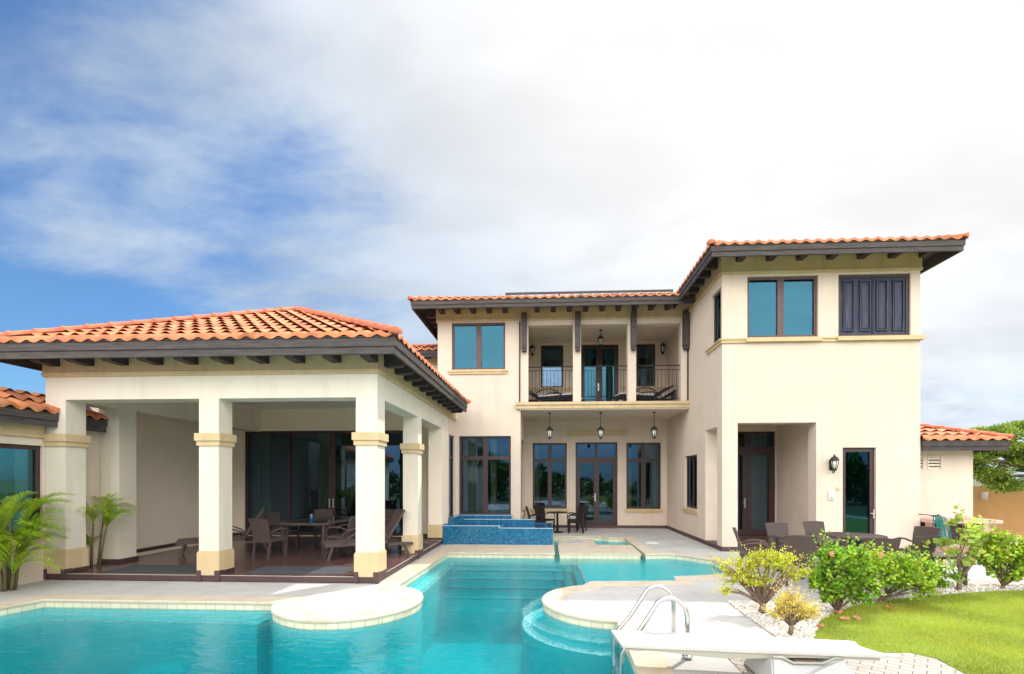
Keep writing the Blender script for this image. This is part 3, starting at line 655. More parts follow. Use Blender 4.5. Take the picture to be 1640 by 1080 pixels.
for a, b in ((-.93, -.67), (.815, 1.08), (2.61, 2.88), (4.34, XT-.002)): w.box(a, b, YM-.0, YM+.28, 4.45, 7.03)
w.box(-.929, XT-.002, YM, YM+.28, 7.03, TOP)
w.box(-.93, XT, YM-.08, YB-.002, 4.20, 4.43)
w.box(-.93, XT, YM+.28, YB-.002, 7.28, 7.32)
fixnormals(w.build('wall', stucco, V))
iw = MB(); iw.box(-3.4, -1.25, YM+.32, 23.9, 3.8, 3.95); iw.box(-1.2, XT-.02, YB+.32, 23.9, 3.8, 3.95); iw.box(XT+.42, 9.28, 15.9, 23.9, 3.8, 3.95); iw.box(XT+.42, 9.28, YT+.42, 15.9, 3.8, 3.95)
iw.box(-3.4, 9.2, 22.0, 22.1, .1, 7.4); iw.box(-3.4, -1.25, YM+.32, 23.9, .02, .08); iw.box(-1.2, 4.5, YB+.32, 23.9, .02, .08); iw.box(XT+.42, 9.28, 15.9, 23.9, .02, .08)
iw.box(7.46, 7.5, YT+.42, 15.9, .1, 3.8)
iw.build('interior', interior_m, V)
# tan frieze and string courses
b = MB()
def frieze(mb, P, u0, u1, z0, z1, e=0.):
    mb.pbox(P, u0-e, u1+e, -.03, -.001, z0+.07, z1); mb.pbox(P, u0-e*1.8, u1+e*1.8, -.06, -.001, z0+.03, z0+.07); mb.pbox(P, u0-e, u1+e, -.04, -.001, z0, z0+.03)
frieze(b, PY(YM), -3.75, XT-.06, 7.19, TOP-.005)
b.box(-3.78, -3.721, YM, 23, 7.19, TOP-.005)
frieze(b, PY(YT), XT-.03, 9.63, 7.30, TOP+.11)
frieze(b, PX(XT, 1), YT, YM-.1, 7.30, TOP+.11)
b.box(XT-.03, 9.63, YT-.045, YT-.001, 5.49, 5.60); b.box(XT-.05, 9.66, YT-.07, YT-.001, 5.565, 5.605)
b.box(XT-.045, XT-.001, YT-.001, 14.1, 5.49, 5.60); b.box(XT-.08, XT-.046, YT-.04, 14.15, 5.565, 5.605)
for a, c in ((5.17, 7.1), (7.49, 9.66)): b.box(a, c, YT-.10, YT-.071, 5.50, 5.608)
b.box(-1.06, XT, YM-.12, YM-.081, 4.24, 4.45); b.box(-1.10, XT, YM-.16, YM-.121, 4.36, 4.452); b.box(-1.06, -.931, YM-.08, YM-.001, 4.24, 4.45)
b.build('string_course', tan, V)
# the balcony floor is flush inside the trim
MB().box(-.92, XT-.01, YM-.08, YB-.01, 4.43, 4.445).build('balcony_floor', deck_m, V)
sk = MB()
sk.box(-.93, XT-.001, YB-.018, YB-.001, 0, .11); sk.box(XT-.018, XT-.001, YT-.018, YB-.018, 0, .12); sk.box(XT-.0, 9.6, YT-.018, YT-.001, 0, .12); sk.box(-.929, -.912, YM, YB-.02, 0, .11)
sk.box(XT+.39, 7.2, YT, 15.6, .02, .12)
sk.box(XT+.001, XT+.39, 13.34, 14.30, .06, .122)
sk.build('skirting', skirt_m, V)
MB().box(XT+.4, 7.19, YT+.0, 15.59, .12, .124).build('porch_floor', floor_m, V)
# windows and doors
P = PY(YM)
window(V, P, -3.24, -1.44, 5.57, 7.15, .06, .08, vert=[(-2.34, .17)], gm=glass_up, fm=frame_up, sill=(-3.36, -1.36, .15), blind=5.6, label='upper window with two blue panes beside the balcony')
window(V, P, -3.0, -1.25, .70, 3.35, .10, .08, vert=[(-2.12, .16)], hor=[(2.62, .12)], curt=[(-2.75, -2.45, .8), (-1.95, -1.75, .8)])
window(V, PX(-3.11, -1), 14.92, 15.88, .70, 3.32, .06, .06, hor=[(2.62, .1)])
window(V, PX(-.93, -1), 16.65, 18.5, .75, 3.33, .08, .07, vert=[17.6], hor=[(2.62, .1)], sill=(16.55, 18.6, .15))
P = PY(YB)
window(V, P, -.62, .72, .75, 3.33, .08, .08, vert=[(.05, .15)], hor=[(2.64, .13)], curt=[(-.6, -.35)], sill=(-.70, .80, .14))
window(V, P, 3.03, 4.36, .75, 3.33, .08, .08, vert=[(3.69, .15)], hor=[(2.64, .13)], curt=[(3.95, 4.35), (3.05, 3.25)], sill=(2.95, 4.44, .14))
d = window(V, P, 1.06, 2.69, .11, 3.35, .08, .09, vert=[(1.875, .10)], hor=[(2.70, .13)], name='french_door', stile=[(1.14, 1.86, .14, 2.63, .09), (1.89, 2.61, .14, 2.63, .09)])
handle(P, 1.82, 1.2, d, .3, -.1)
window(V, P, -.30, .58, 5.50, 7.17, .08, .07, gm=glass, blind=6.5, sill=(-.9, .95, .13))
window(V, P, 3.43, 4.15, 5.50, 7.17, .08, .07, gm=glass, curt=[(3.8, 4.1)], sill=(2.8, 4.5, .13))
d = window(V, P, 1.26, 2.73, 4.46, 7.17, .08, .08, vert=[(1.99, .10)], gm=glass_up, name='balcony_door', stile=[(1.33, 1.96, 4.5, 7.1, .09), (2.02, 2.66, 4.5, 7.1, .09)], curt=[(1.3, 1.75), (2.2, 2.7)])
handle(P, 1.95, 5.5, d, .3, -.1)
P = PY(YT)
window(V, P, 5.23, 7.04, 5.63, 7.24, .07, .09, vert=[(6.12, .17)], gm=glass_up, fm=frame_up, blind=6.75, label='upper tower window with two teal panes')
o = window(V, PX(XT, 1), 13.05, 13.78, 5.63, 7.03, .07, .06)
window(V, PX(XT, 1), 15.1, 16.45, .97, 2.67, .07, .06, vert=[(15.75, .1)], sill=(14.95, 16.55, .15))
sw = MB(); sw.pbox(P, 7.55, 9.36, .05, .10, 7.17, 7.24); sw.pbox(P, 7.55, 9.36, .05, .10, 5.63, 5.69); sw.pbox(P, 7.55, 7.62, .05, .10, 5.69, 7.17); sw.pbox(P, 9.29, 9.36, .05, .10, 5.69, 7.17)
so_ = sw.build('shutter_frame', frame_m, V)
for a, c in ((7.625, 8.45), (8.462, 9.285)):
    mb = MB(); mb.pbox(P, a, c, .06, .095, 5.695, 7.165)
    wd = (c-a)/2
    for k in range(2):
        u = a+wd*k+wd*.16; v = a+wd*(k+1)-wd*.16
        mb.pbox(P, u, u+.03, .02, .06, 5.77, 7.09); mb.pbox(P, v-.03, v, .02, .06, 5.77, 7.09); mb.pbox(P, u+.03, v-.03, .02, .06, 7.06, 7.09); mb.pbox(P, u+.03, v-.03, .02, .06, 5.77, 5.80)
        mb.pbox(P, u+.055, v-.055, .045, .06, 5.84, 7.02)
    mb.pbox(P, c-.02, c, .035, .06, 5.70, 7.16)
    mb.build('shutter', shutter_m, so_, bevel=.004)
d = window(V, P, 7.66, 8.50, .12, 2.73, .07, .09, fw=.11, name='side_door', gm=glass_up)
handle(P, 8.44, 1.0, d, .24, -.12)
P = PY(15.6)
d = window(V, P, 5.42, 7.17, .125, 3.42, .05, .09, vert=[(6.295, .12)], hor=[(2.86, .15)], name='porch_door', stile=[(5.50, 6.27, .14, 2.78, .10), (6.32, 7.09, .14, 2.78, .10)], curt=[(6.5, 6.98)])
handle(P, 6.22, 1.15, d, .3, -.1)
# roofs
fz = 7.36
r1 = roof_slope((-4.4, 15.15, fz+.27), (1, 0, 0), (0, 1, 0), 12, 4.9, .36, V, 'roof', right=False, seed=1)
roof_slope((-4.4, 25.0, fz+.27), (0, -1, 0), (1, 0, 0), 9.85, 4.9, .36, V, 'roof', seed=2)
fascia(V, -4.4, 5.2, 15.15, 25.0, fz, .27, 'FLB')
caps((-4.42, 15.12, fz+.30), (.5, 20.05, fz+.27+.36*4.9+.03), V)
MB().box(-3.7, 4.57, 16.02, 24.2, TOP+.004, TOP+.03).build('attic_floor', soffit_m, V)
tails(V, [(-3.55+.53*k, YM-.03, 0) for k in range(15) if abs(-3.55+.53*k+.81) > .15 and -3.55+.53*k < 4.1], (0, -1), .74, 7.895, .15, .46)
tails(V, [(-3.75, 16.4+.53*k, 0) for k in range(8)], (-1, 0), .56, 7.835, .15, .36)
tz = 7.46
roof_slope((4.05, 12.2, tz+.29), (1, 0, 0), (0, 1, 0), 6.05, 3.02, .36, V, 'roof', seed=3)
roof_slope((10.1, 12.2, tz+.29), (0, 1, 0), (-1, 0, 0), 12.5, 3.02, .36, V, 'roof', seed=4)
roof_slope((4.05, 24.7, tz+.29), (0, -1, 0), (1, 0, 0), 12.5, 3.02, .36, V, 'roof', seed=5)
caps((4.03, 12.18, tz+.32), (7.07, 15.22, tz+.29+.36*3.02+.03), V); caps((10.12, 12.18, tz+.32), (7.07, 15.22, tz+.29+.36*3.02+.03), V)
fascia(V, 4.05, 10.1, 12.2, 24.7, tz, .29, 'FLR')
MB().box(4.6, 9.58, 12.97, 24.2, TOP+.124, TOP+.15).build('attic_floor', soffit_m, V)
tails(V, [(5.0+.77*k, YT-.03, 0) for k in range(7)], (0, -1), .62, 7.975, .17, .36)
tails(V, [(XT-.03, 13.25+.55*k, 0) for k in range(5)], (-1, 0), .42, 7.90, .15, .31)
# rear block seen past the pavilion roof
rb = MB(); wall(rb, PY(18.1), -9.5, -3.73, 3.0, 6.80, .3); fixnormals(rb.build('wall', stucco, V))
b = MB(); b.box(-9.5, -3.79, 18.05, 18.099, 6.25, 6.80); b.build('string_course', tan, V)
roof_slope((-9.8, 17.5, 6.68), (1, 0, 0), (0, 1, 0), 6.07, 1.5, .36, V, 'roof', right=False, seed=6); fascia(V, -9.8, -3.73, 17.5, 19, 6.42, .26, 'F')
caps((-8.3, 19.0, 7.24), (-3.75, 19.0, 7.24), V)
tails(V, [(-3.95-.62*k, 18.05, 0) for k in range(4)], (0, -1), .48, 6.85, .16, .38)
# brackets on the balcony posts, and rain pipes
for k, x in enumerate((-.805, .965, 2.785, 4.46)):
    mb = MB(); mb.box(x-.085, x+.085, YM-.20, YM-.062, 6.22, 7.40); mb.box(x-.075, x+.075, YM-.18, YM-.03, 6.13, 6.219); mb.box(x-.085, x+.085, YM-.062, YM-.001, 6.22, 7.18); mb.build('bracket', wood, V, bevel=.006)
pm = MB(); pm.tube([(-.955, YM-.035, 7.15), (-.955, YM-.035, 4.47)], .02, 6); pm.build('rain_pipe', black, V); pm = MB(); pm.tube([(4.545, YM-.035, 7.15), (4.545, YM-.035, 4.47)], .02, 6); pm.build('rain_pipe', black, V)
# balcony railings
for a, c in ((-.67, .815), (1.08, 2.61), (2.88, 4.34)):
    mb = MB(); y = YM+.10
    mb.tube([(a, y, 5.66), (c, y, 5.66)], .018, 6); mb.tube([(a, y, 5.53), (c, y, 5.53)], .010, 6); mb.tube([(a, y, 4.56), (c, y, 4.56)], .010, 6)
    n = int((c-a)/.115)
    for i in range(1, n): x = a+(c-a)*i/n; mb.tube([(x, y, 4.56), (x, y, 5.53)], .0075, 5, False)
    mb.build('railing', black, V)
MB().box(.70, 3.10, YB-.06, YB-.001, 3.61, 3.80).build('wall_panel', tan, V)

# solar panel frame on the roof
sp_ = thing('solar_panel', 'flat solar panel in a thin metal frame on the roof above the balcony', 'solar panel', (1.4, 15.9, 7.9))
g0, g1 = (15.85, 8.04), (17.0, 8.62)
def slab(mb, xa, xb, y0, z0, y1, z1, t): mb.add([(xa, y0, z0), (xb, y0, z0), (xb, y1, z1), (xa, y1, z1), (xa, y0, z0+t), (xb, y0, z0+t), (xb, y1, z1+t), (xa, y1, z1+t)], [(0,3,2,1),(4,5,6,7),(0,1,5,4),(1,2,6,5),(2,3,7,6),(3,0,4,7)])
mb = MB(); slab(mb, -1.38, 4.0, 15.86, 8.05, 16.99, 8.475, .02); mb.build('glass', panel_m, sp_)
f = MB(); slab(f, -1.42, 4.04, 15.82, 7.98, 15.858, 7.995, .085); slab(f, -1.42, 4.04, 16.992, 8.47, 17.03, 8.485, .03)
for x in (-1.42, .35, 2.2, 4.0): slab(f, x, x+.035, 15.859, 8.045, 16.99, 8.473, .026); f.box(x, x+.03, 16.9, 16.93, 8.1, 8.43); f.box(x, x+.03, 15.83, 15.85, 7.85, 7.98)
f.build('frame', wood, sp_)

# ------------------------------------------------------------------ pavilion
PV = thing('pool_pavilion', 'open cream patio pavilion with square columns and orange tiled hip roof', 'pavilion', (-6.2, 8.6, 0))
XL, XR, YP, YQ = -9.49, -3.11, 8.6, 14.75
mb = MB(); wall(mb, PY(YQ), -9.95, XR-.001, .12, 4.18, .2, [(-9.62, -4.25, .13, 3.43)]); wall(mb, PX(-9.95, -1), 10.15, YQ+.2, .0, 4.18, .2)
mb.box(XR-.39, XR, 13.88, YQ-.001, .12, 3.4)
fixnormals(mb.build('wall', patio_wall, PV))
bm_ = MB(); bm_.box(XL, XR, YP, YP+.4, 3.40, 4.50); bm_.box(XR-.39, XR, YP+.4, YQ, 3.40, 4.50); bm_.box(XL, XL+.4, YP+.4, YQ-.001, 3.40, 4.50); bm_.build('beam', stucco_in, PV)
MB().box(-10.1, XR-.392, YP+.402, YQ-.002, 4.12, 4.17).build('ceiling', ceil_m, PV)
fr = MB(); frieze(fr, PY(YP), XL-.03, XR+.03, 3.83, 4.495, .0); frieze(fr, PX(XR, -1), YP-.02, 15.9, 3.83, 4.495); frieze(fr, PX(XL, 1), YP-.02, 14.9, 3.83, 4.495)
fr.build('frieze', tan, PV)
fl = MB(); fl.box(XL, XR-.02, YP+.012, YQ, 0.016, .12); fl.build('floor', floor_m, PV)
pk = MB(); pk.box(XL, XR, YP-.005, YP+.011, .016, .118); pk.box(XR-.019, XR+.002, YP+.011, 14.9, .016, .118); pk.box(-9.949, -9.93, 10.16, YQ, .12, .21); pk.box(-9.62, -9.94, YQ-.015, YQ-.001, .12, .21)
pk.box(XR-1.14, XR-.4, YQ-.015, YQ-.001, .12, .21)
pk.build('plinth', skirt_m, PV)
ed = MB(); ed.box(XL, XR, YP-.007, YP+.008, .1185, .1245); ed.box(XR-.008, XR+.004, YP+.4, 13.9, .1185, .1245); ed.build('edge_strip', edge_m, PV)
def column(x0, x1, y0, y1, cap=True, base=True, floor=0.12, top=3.40):
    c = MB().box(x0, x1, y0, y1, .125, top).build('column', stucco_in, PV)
    if cap:
        k = MB(); k.box(x0-.055, x1+.055, y0-.055, y1+.055, 2.615, 2.755); k.box(x0-.03, x1+.03, y0-.03, y1+.03, 2.525, 2.615); k.build('capital', tan, c)
    if base:
        k = MB(); k.box(x0-.025, x1+.025, y0-.025, y1+.025, .20, .545); k.box(x0-.012, x1+.012, y0-.012, y1+.012, .545, .57); k.box(x0+.06, x1-.07, y0-.025, y0-.001, .13, .20); k.build('base', tan, c)
        k = MB(); k.box(x0-.028, x1+.028, y0-.015, y1+.03, .126, .199); k.box(x0-.026, x0+.055, y0-.030, y0-.016, .02, .215); k.box(x1-.065, x1+.027, y0-.030, y0-.016, .02, .215); k.box(x1+.0245, x1+.030, y0-.028, y0+.09, .02, .215); k.build('skirting', skirt_m, c)
    return c
column(XL, XL+.4, YP, YP+.4); column(-6.48, -6.10, YP, YP+.38); column(XR-.40, XR, YP, YP+.4)
column(XR-.36, XR, 11.32, 11.66)
c4 = column(-9.5, -9.08, 9.72, 10.15, False, False); MB().box(-9.53, -9.05, 9.69, 10.18, .126, .21).build('skirting', skirt_m, c4)
k = MB(); k.box(XR-.41, XR+.025, 13.86, 14.74, .20, .56); k.box(XR-.40, XR+.012, 13.87, 14.74, .56, .58); k.build('base', tan, PV); MB().box(XR-.40, XR+.03, 13.87, 14.74, .13, .199).build('skirting', skirt_m, PV)
# sliding doors
P = PY(YQ); e = [-9.62, -8.20, -6.80, -5.42, -4.25]
d = window(PV, P, -9.62, -4.25, .13, 3.43, .04, .10, fw=.09, vert=[(e[1], .09), (e[2], .20), (e[3], .12)], name='sliding_door', curt=[(-9.45, -8.85), (-7.3, -6.95), (-5.9, -5.5)])
handle(P, -6.86, 1.15, d, .3, -.01); handle(P, -6.74, 1.15, d, .3, .01)
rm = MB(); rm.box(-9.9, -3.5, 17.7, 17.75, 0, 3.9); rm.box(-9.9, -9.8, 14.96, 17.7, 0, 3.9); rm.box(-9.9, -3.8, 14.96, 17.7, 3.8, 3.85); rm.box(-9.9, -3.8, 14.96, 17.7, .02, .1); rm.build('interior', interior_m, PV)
# roof
z0 = 4.34; ex0, ex1, ey0, ey1 = -10.02, -2.58, 8.0, 15.44; hw = (ex1-ex0)/2; pt = .475; az = z0+pt*hw
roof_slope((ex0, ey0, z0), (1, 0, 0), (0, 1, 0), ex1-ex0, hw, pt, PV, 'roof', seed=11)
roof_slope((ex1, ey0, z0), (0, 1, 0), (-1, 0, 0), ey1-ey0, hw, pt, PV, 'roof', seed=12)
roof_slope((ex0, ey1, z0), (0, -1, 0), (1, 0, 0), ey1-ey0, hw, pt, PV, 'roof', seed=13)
ap = ((ex0+ex1)/2, (ey0+ey1)/2, az+.05)
caps((ex0-.02, ey0-.02, z0+.05), ap, PV); caps((ex1+.02, ey0-.02, z0+.05), ap, PV); caps((ex1, ey1, z0+.05), ap, PV)
fascia(PV, ex0, ex1, ey0, ey1-.2, 4.035, .30, 'FLR')
tails(PV, [(-9.25+.675*k, YP-.03, 0) for k in range(10)], (0, -1), .52, 4.57, .17, .55, pitch=.475)
tails(PV, [(XR+.03, 8.95+.62*k, 0) for k in range(11)], (1, 0), .44, 4.53, .17, .51, pitch=.475)
# ceiling spots
for x in (-6.1, -5.55):
    s = thing('spotlight', 'small chrome spotlight on the patio ceiling, '+('nearer the middle column' if x < -5.8 else 'nearer the right corner column'), 'spotlight', (x, 11.0, 4.12), group='spotlights under the patio ceiling')
    mb = MB(); mb.lathe([(.0, -.001), (.06, -.001), (.06, -.02), (.02, -.03), (.02, -.07), (0, -.07)], (x, 11.0, 4.12), 12); mb.build('mount', chrome_soft, s)
    mb = MB(); mb.tube([(x, 11.0, 4.03), (x+.02, 10.93, 3.97), (x+.03, 10.88, 3.93)], [.035, .055, .06], 12); mb.build('head', chrome_soft, s)

# ------------------------------------------------------------------ left wing of the house
LW = thing('side_wing', 'low cream house wing with tiled roof and a dark framed window at the left edge', 'house', (-9.5, 6, 0))
mb = MB(); wall(mb, PX(-9.5, -1), 1.5, 9.71, 0, 3.02, .3, [(7.50, 8.56, .88, 2.53)]); fixnormals(mb.build('wall', stucco, LW))
mb = MB(); mb.box(-9.499, -9.46, 1.5, 8.56, 2.68, 3.01); mb.box(-9.46, -9.44, 1.5, 8.56, 2.68, 2.72); mb.box(-10.3, -10.02, 1.5, 7.95, 3.3, 3.88); mb.build('frieze', tan, LW)
window(LW, PX(-9.5, -1), 7.50, 8.56, .88, 2.53, .05, .06, fw=.08, gm=glass_up, sill=(7.3, 8.58, .14))
roof_slope((-9.22, 1.5, 3.16), (0, 1, 0), (-1, 0, 0), 8.1, .85, .48, LW, 'roof', left=False, right=False, seed=21, amp=.04)
mb = MB(); mb.box(-9.27, -9.22, 1.5, 9.6, 3.0, 3.14); mb.box(-9.29, -9.245, 1.5, 9.6, 2.88, 3.0); mb.box(-9.49, -9.28, 1.5, 9.6, 3.03, 3.05); mb.build('fascia', wood, LW)
mb = MB(); mb.box(-9.96, -9.91, 1.5, 7.95, 3.86, 4.10); mb.box(-10.6, -9.96, 1.5, 7.95, 4.02, 4.04); mb.build('upper_fascia', wood, LW)
mb = MB(); mb.box(-10.2, -9.8, 10.5, 17, 0, .01); 
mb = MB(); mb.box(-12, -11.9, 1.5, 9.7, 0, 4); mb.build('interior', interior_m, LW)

# ------------------------------------------------------------------ outbuilding at the right
OB = thing('outbuilding', 'small cream outbuilding with orange tiled roof and louvre vents behind the stone counter', 'outbuilding', (10.7, 13.4, 0))
mb = MB(); wall(mb, PY(13.4), 9.62, 11.28, 0, 2.86, .2, [(9.80, 10.0, 2.16, 2.50), (10.14, 10.46, 2.16, 2.50)]); wall(mb, PX(11.28, -1), 13.6, 17, 0, 2.86, .2); fixnormals(mb.build('wall', stucco, OB))
for a, c in ((9.80, 10.0), (10.14, 10.46)):
    mb = MB()
    mb.box(a-.02, c+.02, 13.385, 13.399, 2.49, 2.52); mb.box(a-.02, c+.02, 13.385, 13.399, 2.14, 2.17); mb.box(c, c+.02, 13.385, 13.399, 2.17, 2.49); mb.box(a-.02, a, 13.385, 13.399, 2.17, 2.49)
    for k in range(4): mb.bar((a, 13.43+.0, 2.20+.085*k), (c, 13.43, 2.20+.085*k), .02, .055)
    mb.build('louvre', stucco_in, OB)
    MB().box(a, c, 13.55, 13.56, 2.16, 2.5).build('louvre_back', interior_m, OB)
roof_slope((9.61, 12.9, 2.93), (1, 0, 0), (0, 1, 0), 2.16, 2.1, .345, OB, 'roof', left=False, seed=31)
roof_slope((11.77, 12.9, 2.93), (0, 1, 0), (-1, 0, 0), 4.2, 2.1, .345, OB, 'roof', right=False, seed=32)
caps((11.79, 12.88, 2.98), (9.67, 15.0, 2.93+.345*2.1+.05), OB, r=.085)
fascia(OB, 9.62, 11.77, 12.9, 17, 2.64, .27, 'FR', m=wood_dark); MB().box(9.62, 11.70, 12.96, 17, 2.865, 2.88).build('soffit', soffit_m, OB)

# stone counter
KC = thing('stone_counter', 'outdoor counter clad in red stone with dark metal doors beside the house corner', 'counter', (10.3, 12.9, 0))
mb = MB(); wall(mb, PY(12.6), 9.61, 11.10, 0, .80, .2, [(9.66, 9.84, .26, .80), (10.02, 10.86, .26, .80)]); mb.box(11.101, 11.16, 12.6, 13.39, 0, .8); mb.box(9.61, 11.1, 13.3, 13.39, 0, .8); fixnormals(mb.build('body', stone_clad, KC))
MB().box(9.605, 11.26, 12.52, 13.395, .80, .885).build('counter_top', mat('red_slab', (.62, .44, .37), .5, (.50, .30, .24), 6, detail=8), KC, bevel=.008)
for a, c in ((9.66, 9.84), (10.02, 10.86)):
    mb = MB(); mb.box(a, c, 12.62, 12.66, .26, .32); mb.box(a, c, 12.62, 12.66, .74, .80); mb.box(a, a+.06, 12.62, 12.66, .32, .74); mb.box(c-.06, c, 12.62, 12.66, .32, .74)
    n = 5 if c-a > .4 else 3
    mb.box(a+.06, c-.06, 12.70, 12.72, .32, .74)
    if c-a > .4:
        mb.box((a+c)/2-.04, (a+c)/2+.04, 12.615, 12.655, .32, .74)
        for k in range(n): mb.box(a+.06, c-.06, 12.66, 12.68, .36+.08*k, .38+.08*k)
    mb.build('cabinet_door', frame_m, KC)
# garden hose coil
HZ = thing('garden_hose', 'dark green garden hose hanging in long loops on the tower corner by the stone counter', 'hose', (9.46, 12.5, .97))
mb = MB(); rnd = random.Random(2)
for k in range(11):
    x = 9.56+.016*k; dy = rnd.uniform(-.03, .03); b_ = .10+rnd.uniform(0, .10); sp2 = .035+.006*k
    pts = [(x-.02+.03*math.sin(0), 12.50+dy, .98)]
    for i in range(1, 13):
        a = i/12*math.pi; pts.append((x-.0+(k*.006)+sp2*math.sin(a)*1.1+(.008*k)*(1-math.cos(a))/2, 12.46+dy+.05*math.sin(a*2)*.3, .98-(.88-b_)*(1-math.cos(a))/2))
    mb.tube(pts, .011, 6)
mb.tube([(9.62, 12.5, .11), (9.68, 12.42, .08), (9.78, 12.44, .12), (9.74, 12.5, .2)], .011, 6)
mb.build('hose_coil', hose_m, HZ)
mb = MB(); mb.tube([(9.56, 12.948, 1.0), (9.62, 12.42, 1.0), (9.62, 12.40, 1.05)], .012, 6); mb.tube([(9.56, 12.5, 1.0), (9.76, 12.5, 1.0)], .012, 6); mb.build('hook', black, HZ)

# garden wall and its lamp
gw = MB().box(11.29, 30, 16.6, 16.85, -.05, 1.68).build('garden_wall', ochre); one(gw, 'ochre garden wall running off to the right behind the outbuilding', 'wall')

# ------------------------------------------------------------------ spa
SP = thing('spa', 'raised hot tub clad in deep blue mosaic against the house wall', 'hot tub', (-1.4, 14.6, 0))
x0, x1, y0, y1 = -3.07, .13, 13.85, 15.8
mb = MB(); mb.box(x0, x1, y0, 15.6, .012, .30)
mb.box(x0, -1.43, y0, y0+.22, .30, .555); mb.box(x0, x0+.32, y0+.22, 15.35, .30, .585); mb.box(x0, -.44, 15.35, 15.6, .30, .62); mb.box(x0, -1.2, 15.6, 15.98, .012, .735); mb.box(x0+.001, x0+.16, 14.75, 15.6, .585, .735)
mb.box(-1.43, x1, y0, y0+.06, .30, .492); mb.box(x1-.06, x1, y0+.06, 15.34, .30, .492); mb.box(-1.43, -1.33, y0+.06, 15.35, .30, .50); mb.box(-.43, x1, 15.35, 15.6, .30, .50)
mb.build('mosaic_shell', mosaic, SP)
e_ = MB(); t = .012
e_.box(x0, -1.43, y0-.004, y0+.014, .548, .560); e_.box(-1.43, x1, y0-.004, y0+.012, .486, .497); e_.box(x1-.008, x1+.004, y0, y0+.012, .012, .49); e_.box(-.44-.012, -.438, 15.34, 15.6, .60, .625); e_.box(x0+.35, -.44, 15.342, 15.352, .612, .625); e_.box(x0+.2, -1.2, 15.594, 15.604, .727, .739); e_.box(x0+.158, x0+.166, 14.75, 15.6, .727, .739); e_.box(-1.436, -1.425, y0, y0+.25, .49, .56)
e_.build('edge_trim', mat('trim_light', (.62, .75, .82), .3), SP)
def still(name, col, tint):
    m = bpy.data.materials.new(name); m.use_nodes = True; b = m.node_tree.nodes['Principled BSDF']; b.inputs['Base Color'].default_value = (*col, 1); b.inputs['Roughness'].default_value = .04; b.inputs['IOR'].default_value = 1.33; return m
sm_ = still('spa_water', (.01, .10, .22), None)
mb = MB(); mb.box(x0+.325, -1.435, y0+.225, 15.345, .44, .50); mb.box(-1.325, x1-.065, y0+.065, 15.345, .44, .484); mb.build('spa_water', sm_, SP)
mb = MB(); mb.box(.0, 0, 0, 0, 0, 0)
# ------------------------------------------------------------------ furniture
def armchair(label, m=None, group=None, h=.90):
    m = m or wicker
    t = thing('wicker_armchair', label, 'chair', group=group, world=False)
    mb = MB(); mb.add([(-.25,-.25,.375),(.25,-.25,.375),(.24,.22,.36),(-.24,.22,.36),(-.25,-.25,.44),(.25,-.25,.44),(.24,.22,.42),(-.24,.22,.42)], [(0,3,2,1),(4,5,6,7),(0,1,5,4),(1,2,6,5),(2,3,7,6),(3,0,4,7)]); mb.build('seat', m, t, bevel=.012)
    vs = []; fs = []; nx, nz = 6, 6
    for s_ in (0, 1):
        for j in range(nz+1):
            f = j/nz; z = .36+(h-.36)*f; wv = .215+.045*f; y = .23+.10*f*f+.02*f+s_*.028
            for i in range(nx+1):
                u = i/nx*2-1; vs.append((u*wv, y+.035*(1-u*u)*(.3+.7*f), z+(.012*(1-u*u) if j == nz else 0)))
    q = (nx+1)*(nz+1)
    for j in range(nz):
        for i in range(nx):
            a = j*(nx+1)+i; fs += [(a, a+1, a+nx+2, a+nx+1), (q+a, q+a+nx+1, q+a+nx+2, q+a+1)]
    for i in range(nx): a = nz*(nx+1)+i; fs.append((a, a+1, q+a+1, q+a)); fs.append((i, q+i, q+i+1, i+1))
    for j in range(nz):
        a = j*(nx+1); fs.append((a, a+nx+1, q+a+nx+1, q+a)); a += nx; fs.append((a, q+a, q+a+nx+1, a+nx+1))
    o = MB().add(vs, fs).build('backrest', m, t); fixnormals(o)
    for sx in (-1, 1):
        MB().add([(sx*.225-.02,-.24,0),(sx*.225+.02,-.24,0),(sx*.225+.02,-.20,0),(sx*.225-.02,-.20,0),(sx*.235-.022,-.255,.38),(sx*.235+.022,-.255,.38),(sx*.235+.022,-.21,.38),(sx*.235-.022,-.21,.38)], [(0,3,2,1),(4,5,6,7),(0,1,5,4),(1,2,6,5),(2,3,7,6),(3,0,4,7)]).build('leg', m, t)
        MB().bar((sx*.205, .28, 0), (sx*.21, .22, .38), .036, .036).build('leg', m, t)
        mb = MB(); mb.tube([(sx*.25, -.235, .40), (sx*.262, -.245, .58), (sx*.27, -.19, .635), (sx*.27, -.05, .655), (sx*.265, .10, .64), (sx*.245, .25, .58)], [.018, .018, .021, .022, .021, .018], 7); mb.build('armrest', m, t)
    return t
PG = 'brown wicker armchairs round the patio table'
c0 = armchair('brown wicker armchair at the near end of the patio table, its back to the pool', group=PG)
def look(x, y, tx, ty): return math.atan2(ty-y, tx-x)+math.pi/2
FZ2 = .124
c0.location = (-6.38, 10.72, FZ2); c0.rotation_euler = (0, 0, look(-6.38, 10.72, -6.1, 12))
TG = [('brown wicker armchair at the near right corner of the patio table, facing left', -4.98, 11.35, look(0, 0, -1, .05)), ('brown wicker armchair on the right side of the patio table, farther back beside the lounger', -4.72, 12.25, look(0, 0, -1, .05)),
      ('brown wicker armchair on the left side of the patio table, just behind the nearest chair', -6.82, 12.1, look(0, 0, 1, -.1)), ('brown wicker armchair at the far left of the patio table against the glass door', -6.35, 13.3, look(0, 0, .5, -1)),
      ('brown wicker armchair at the far right end of the patio table by the door handles', -4.75, 13.35, look(0, 0, -.35, -1))]
for l, x, y, a in TG: dup(c0, (x, y, FZ2), a, l)
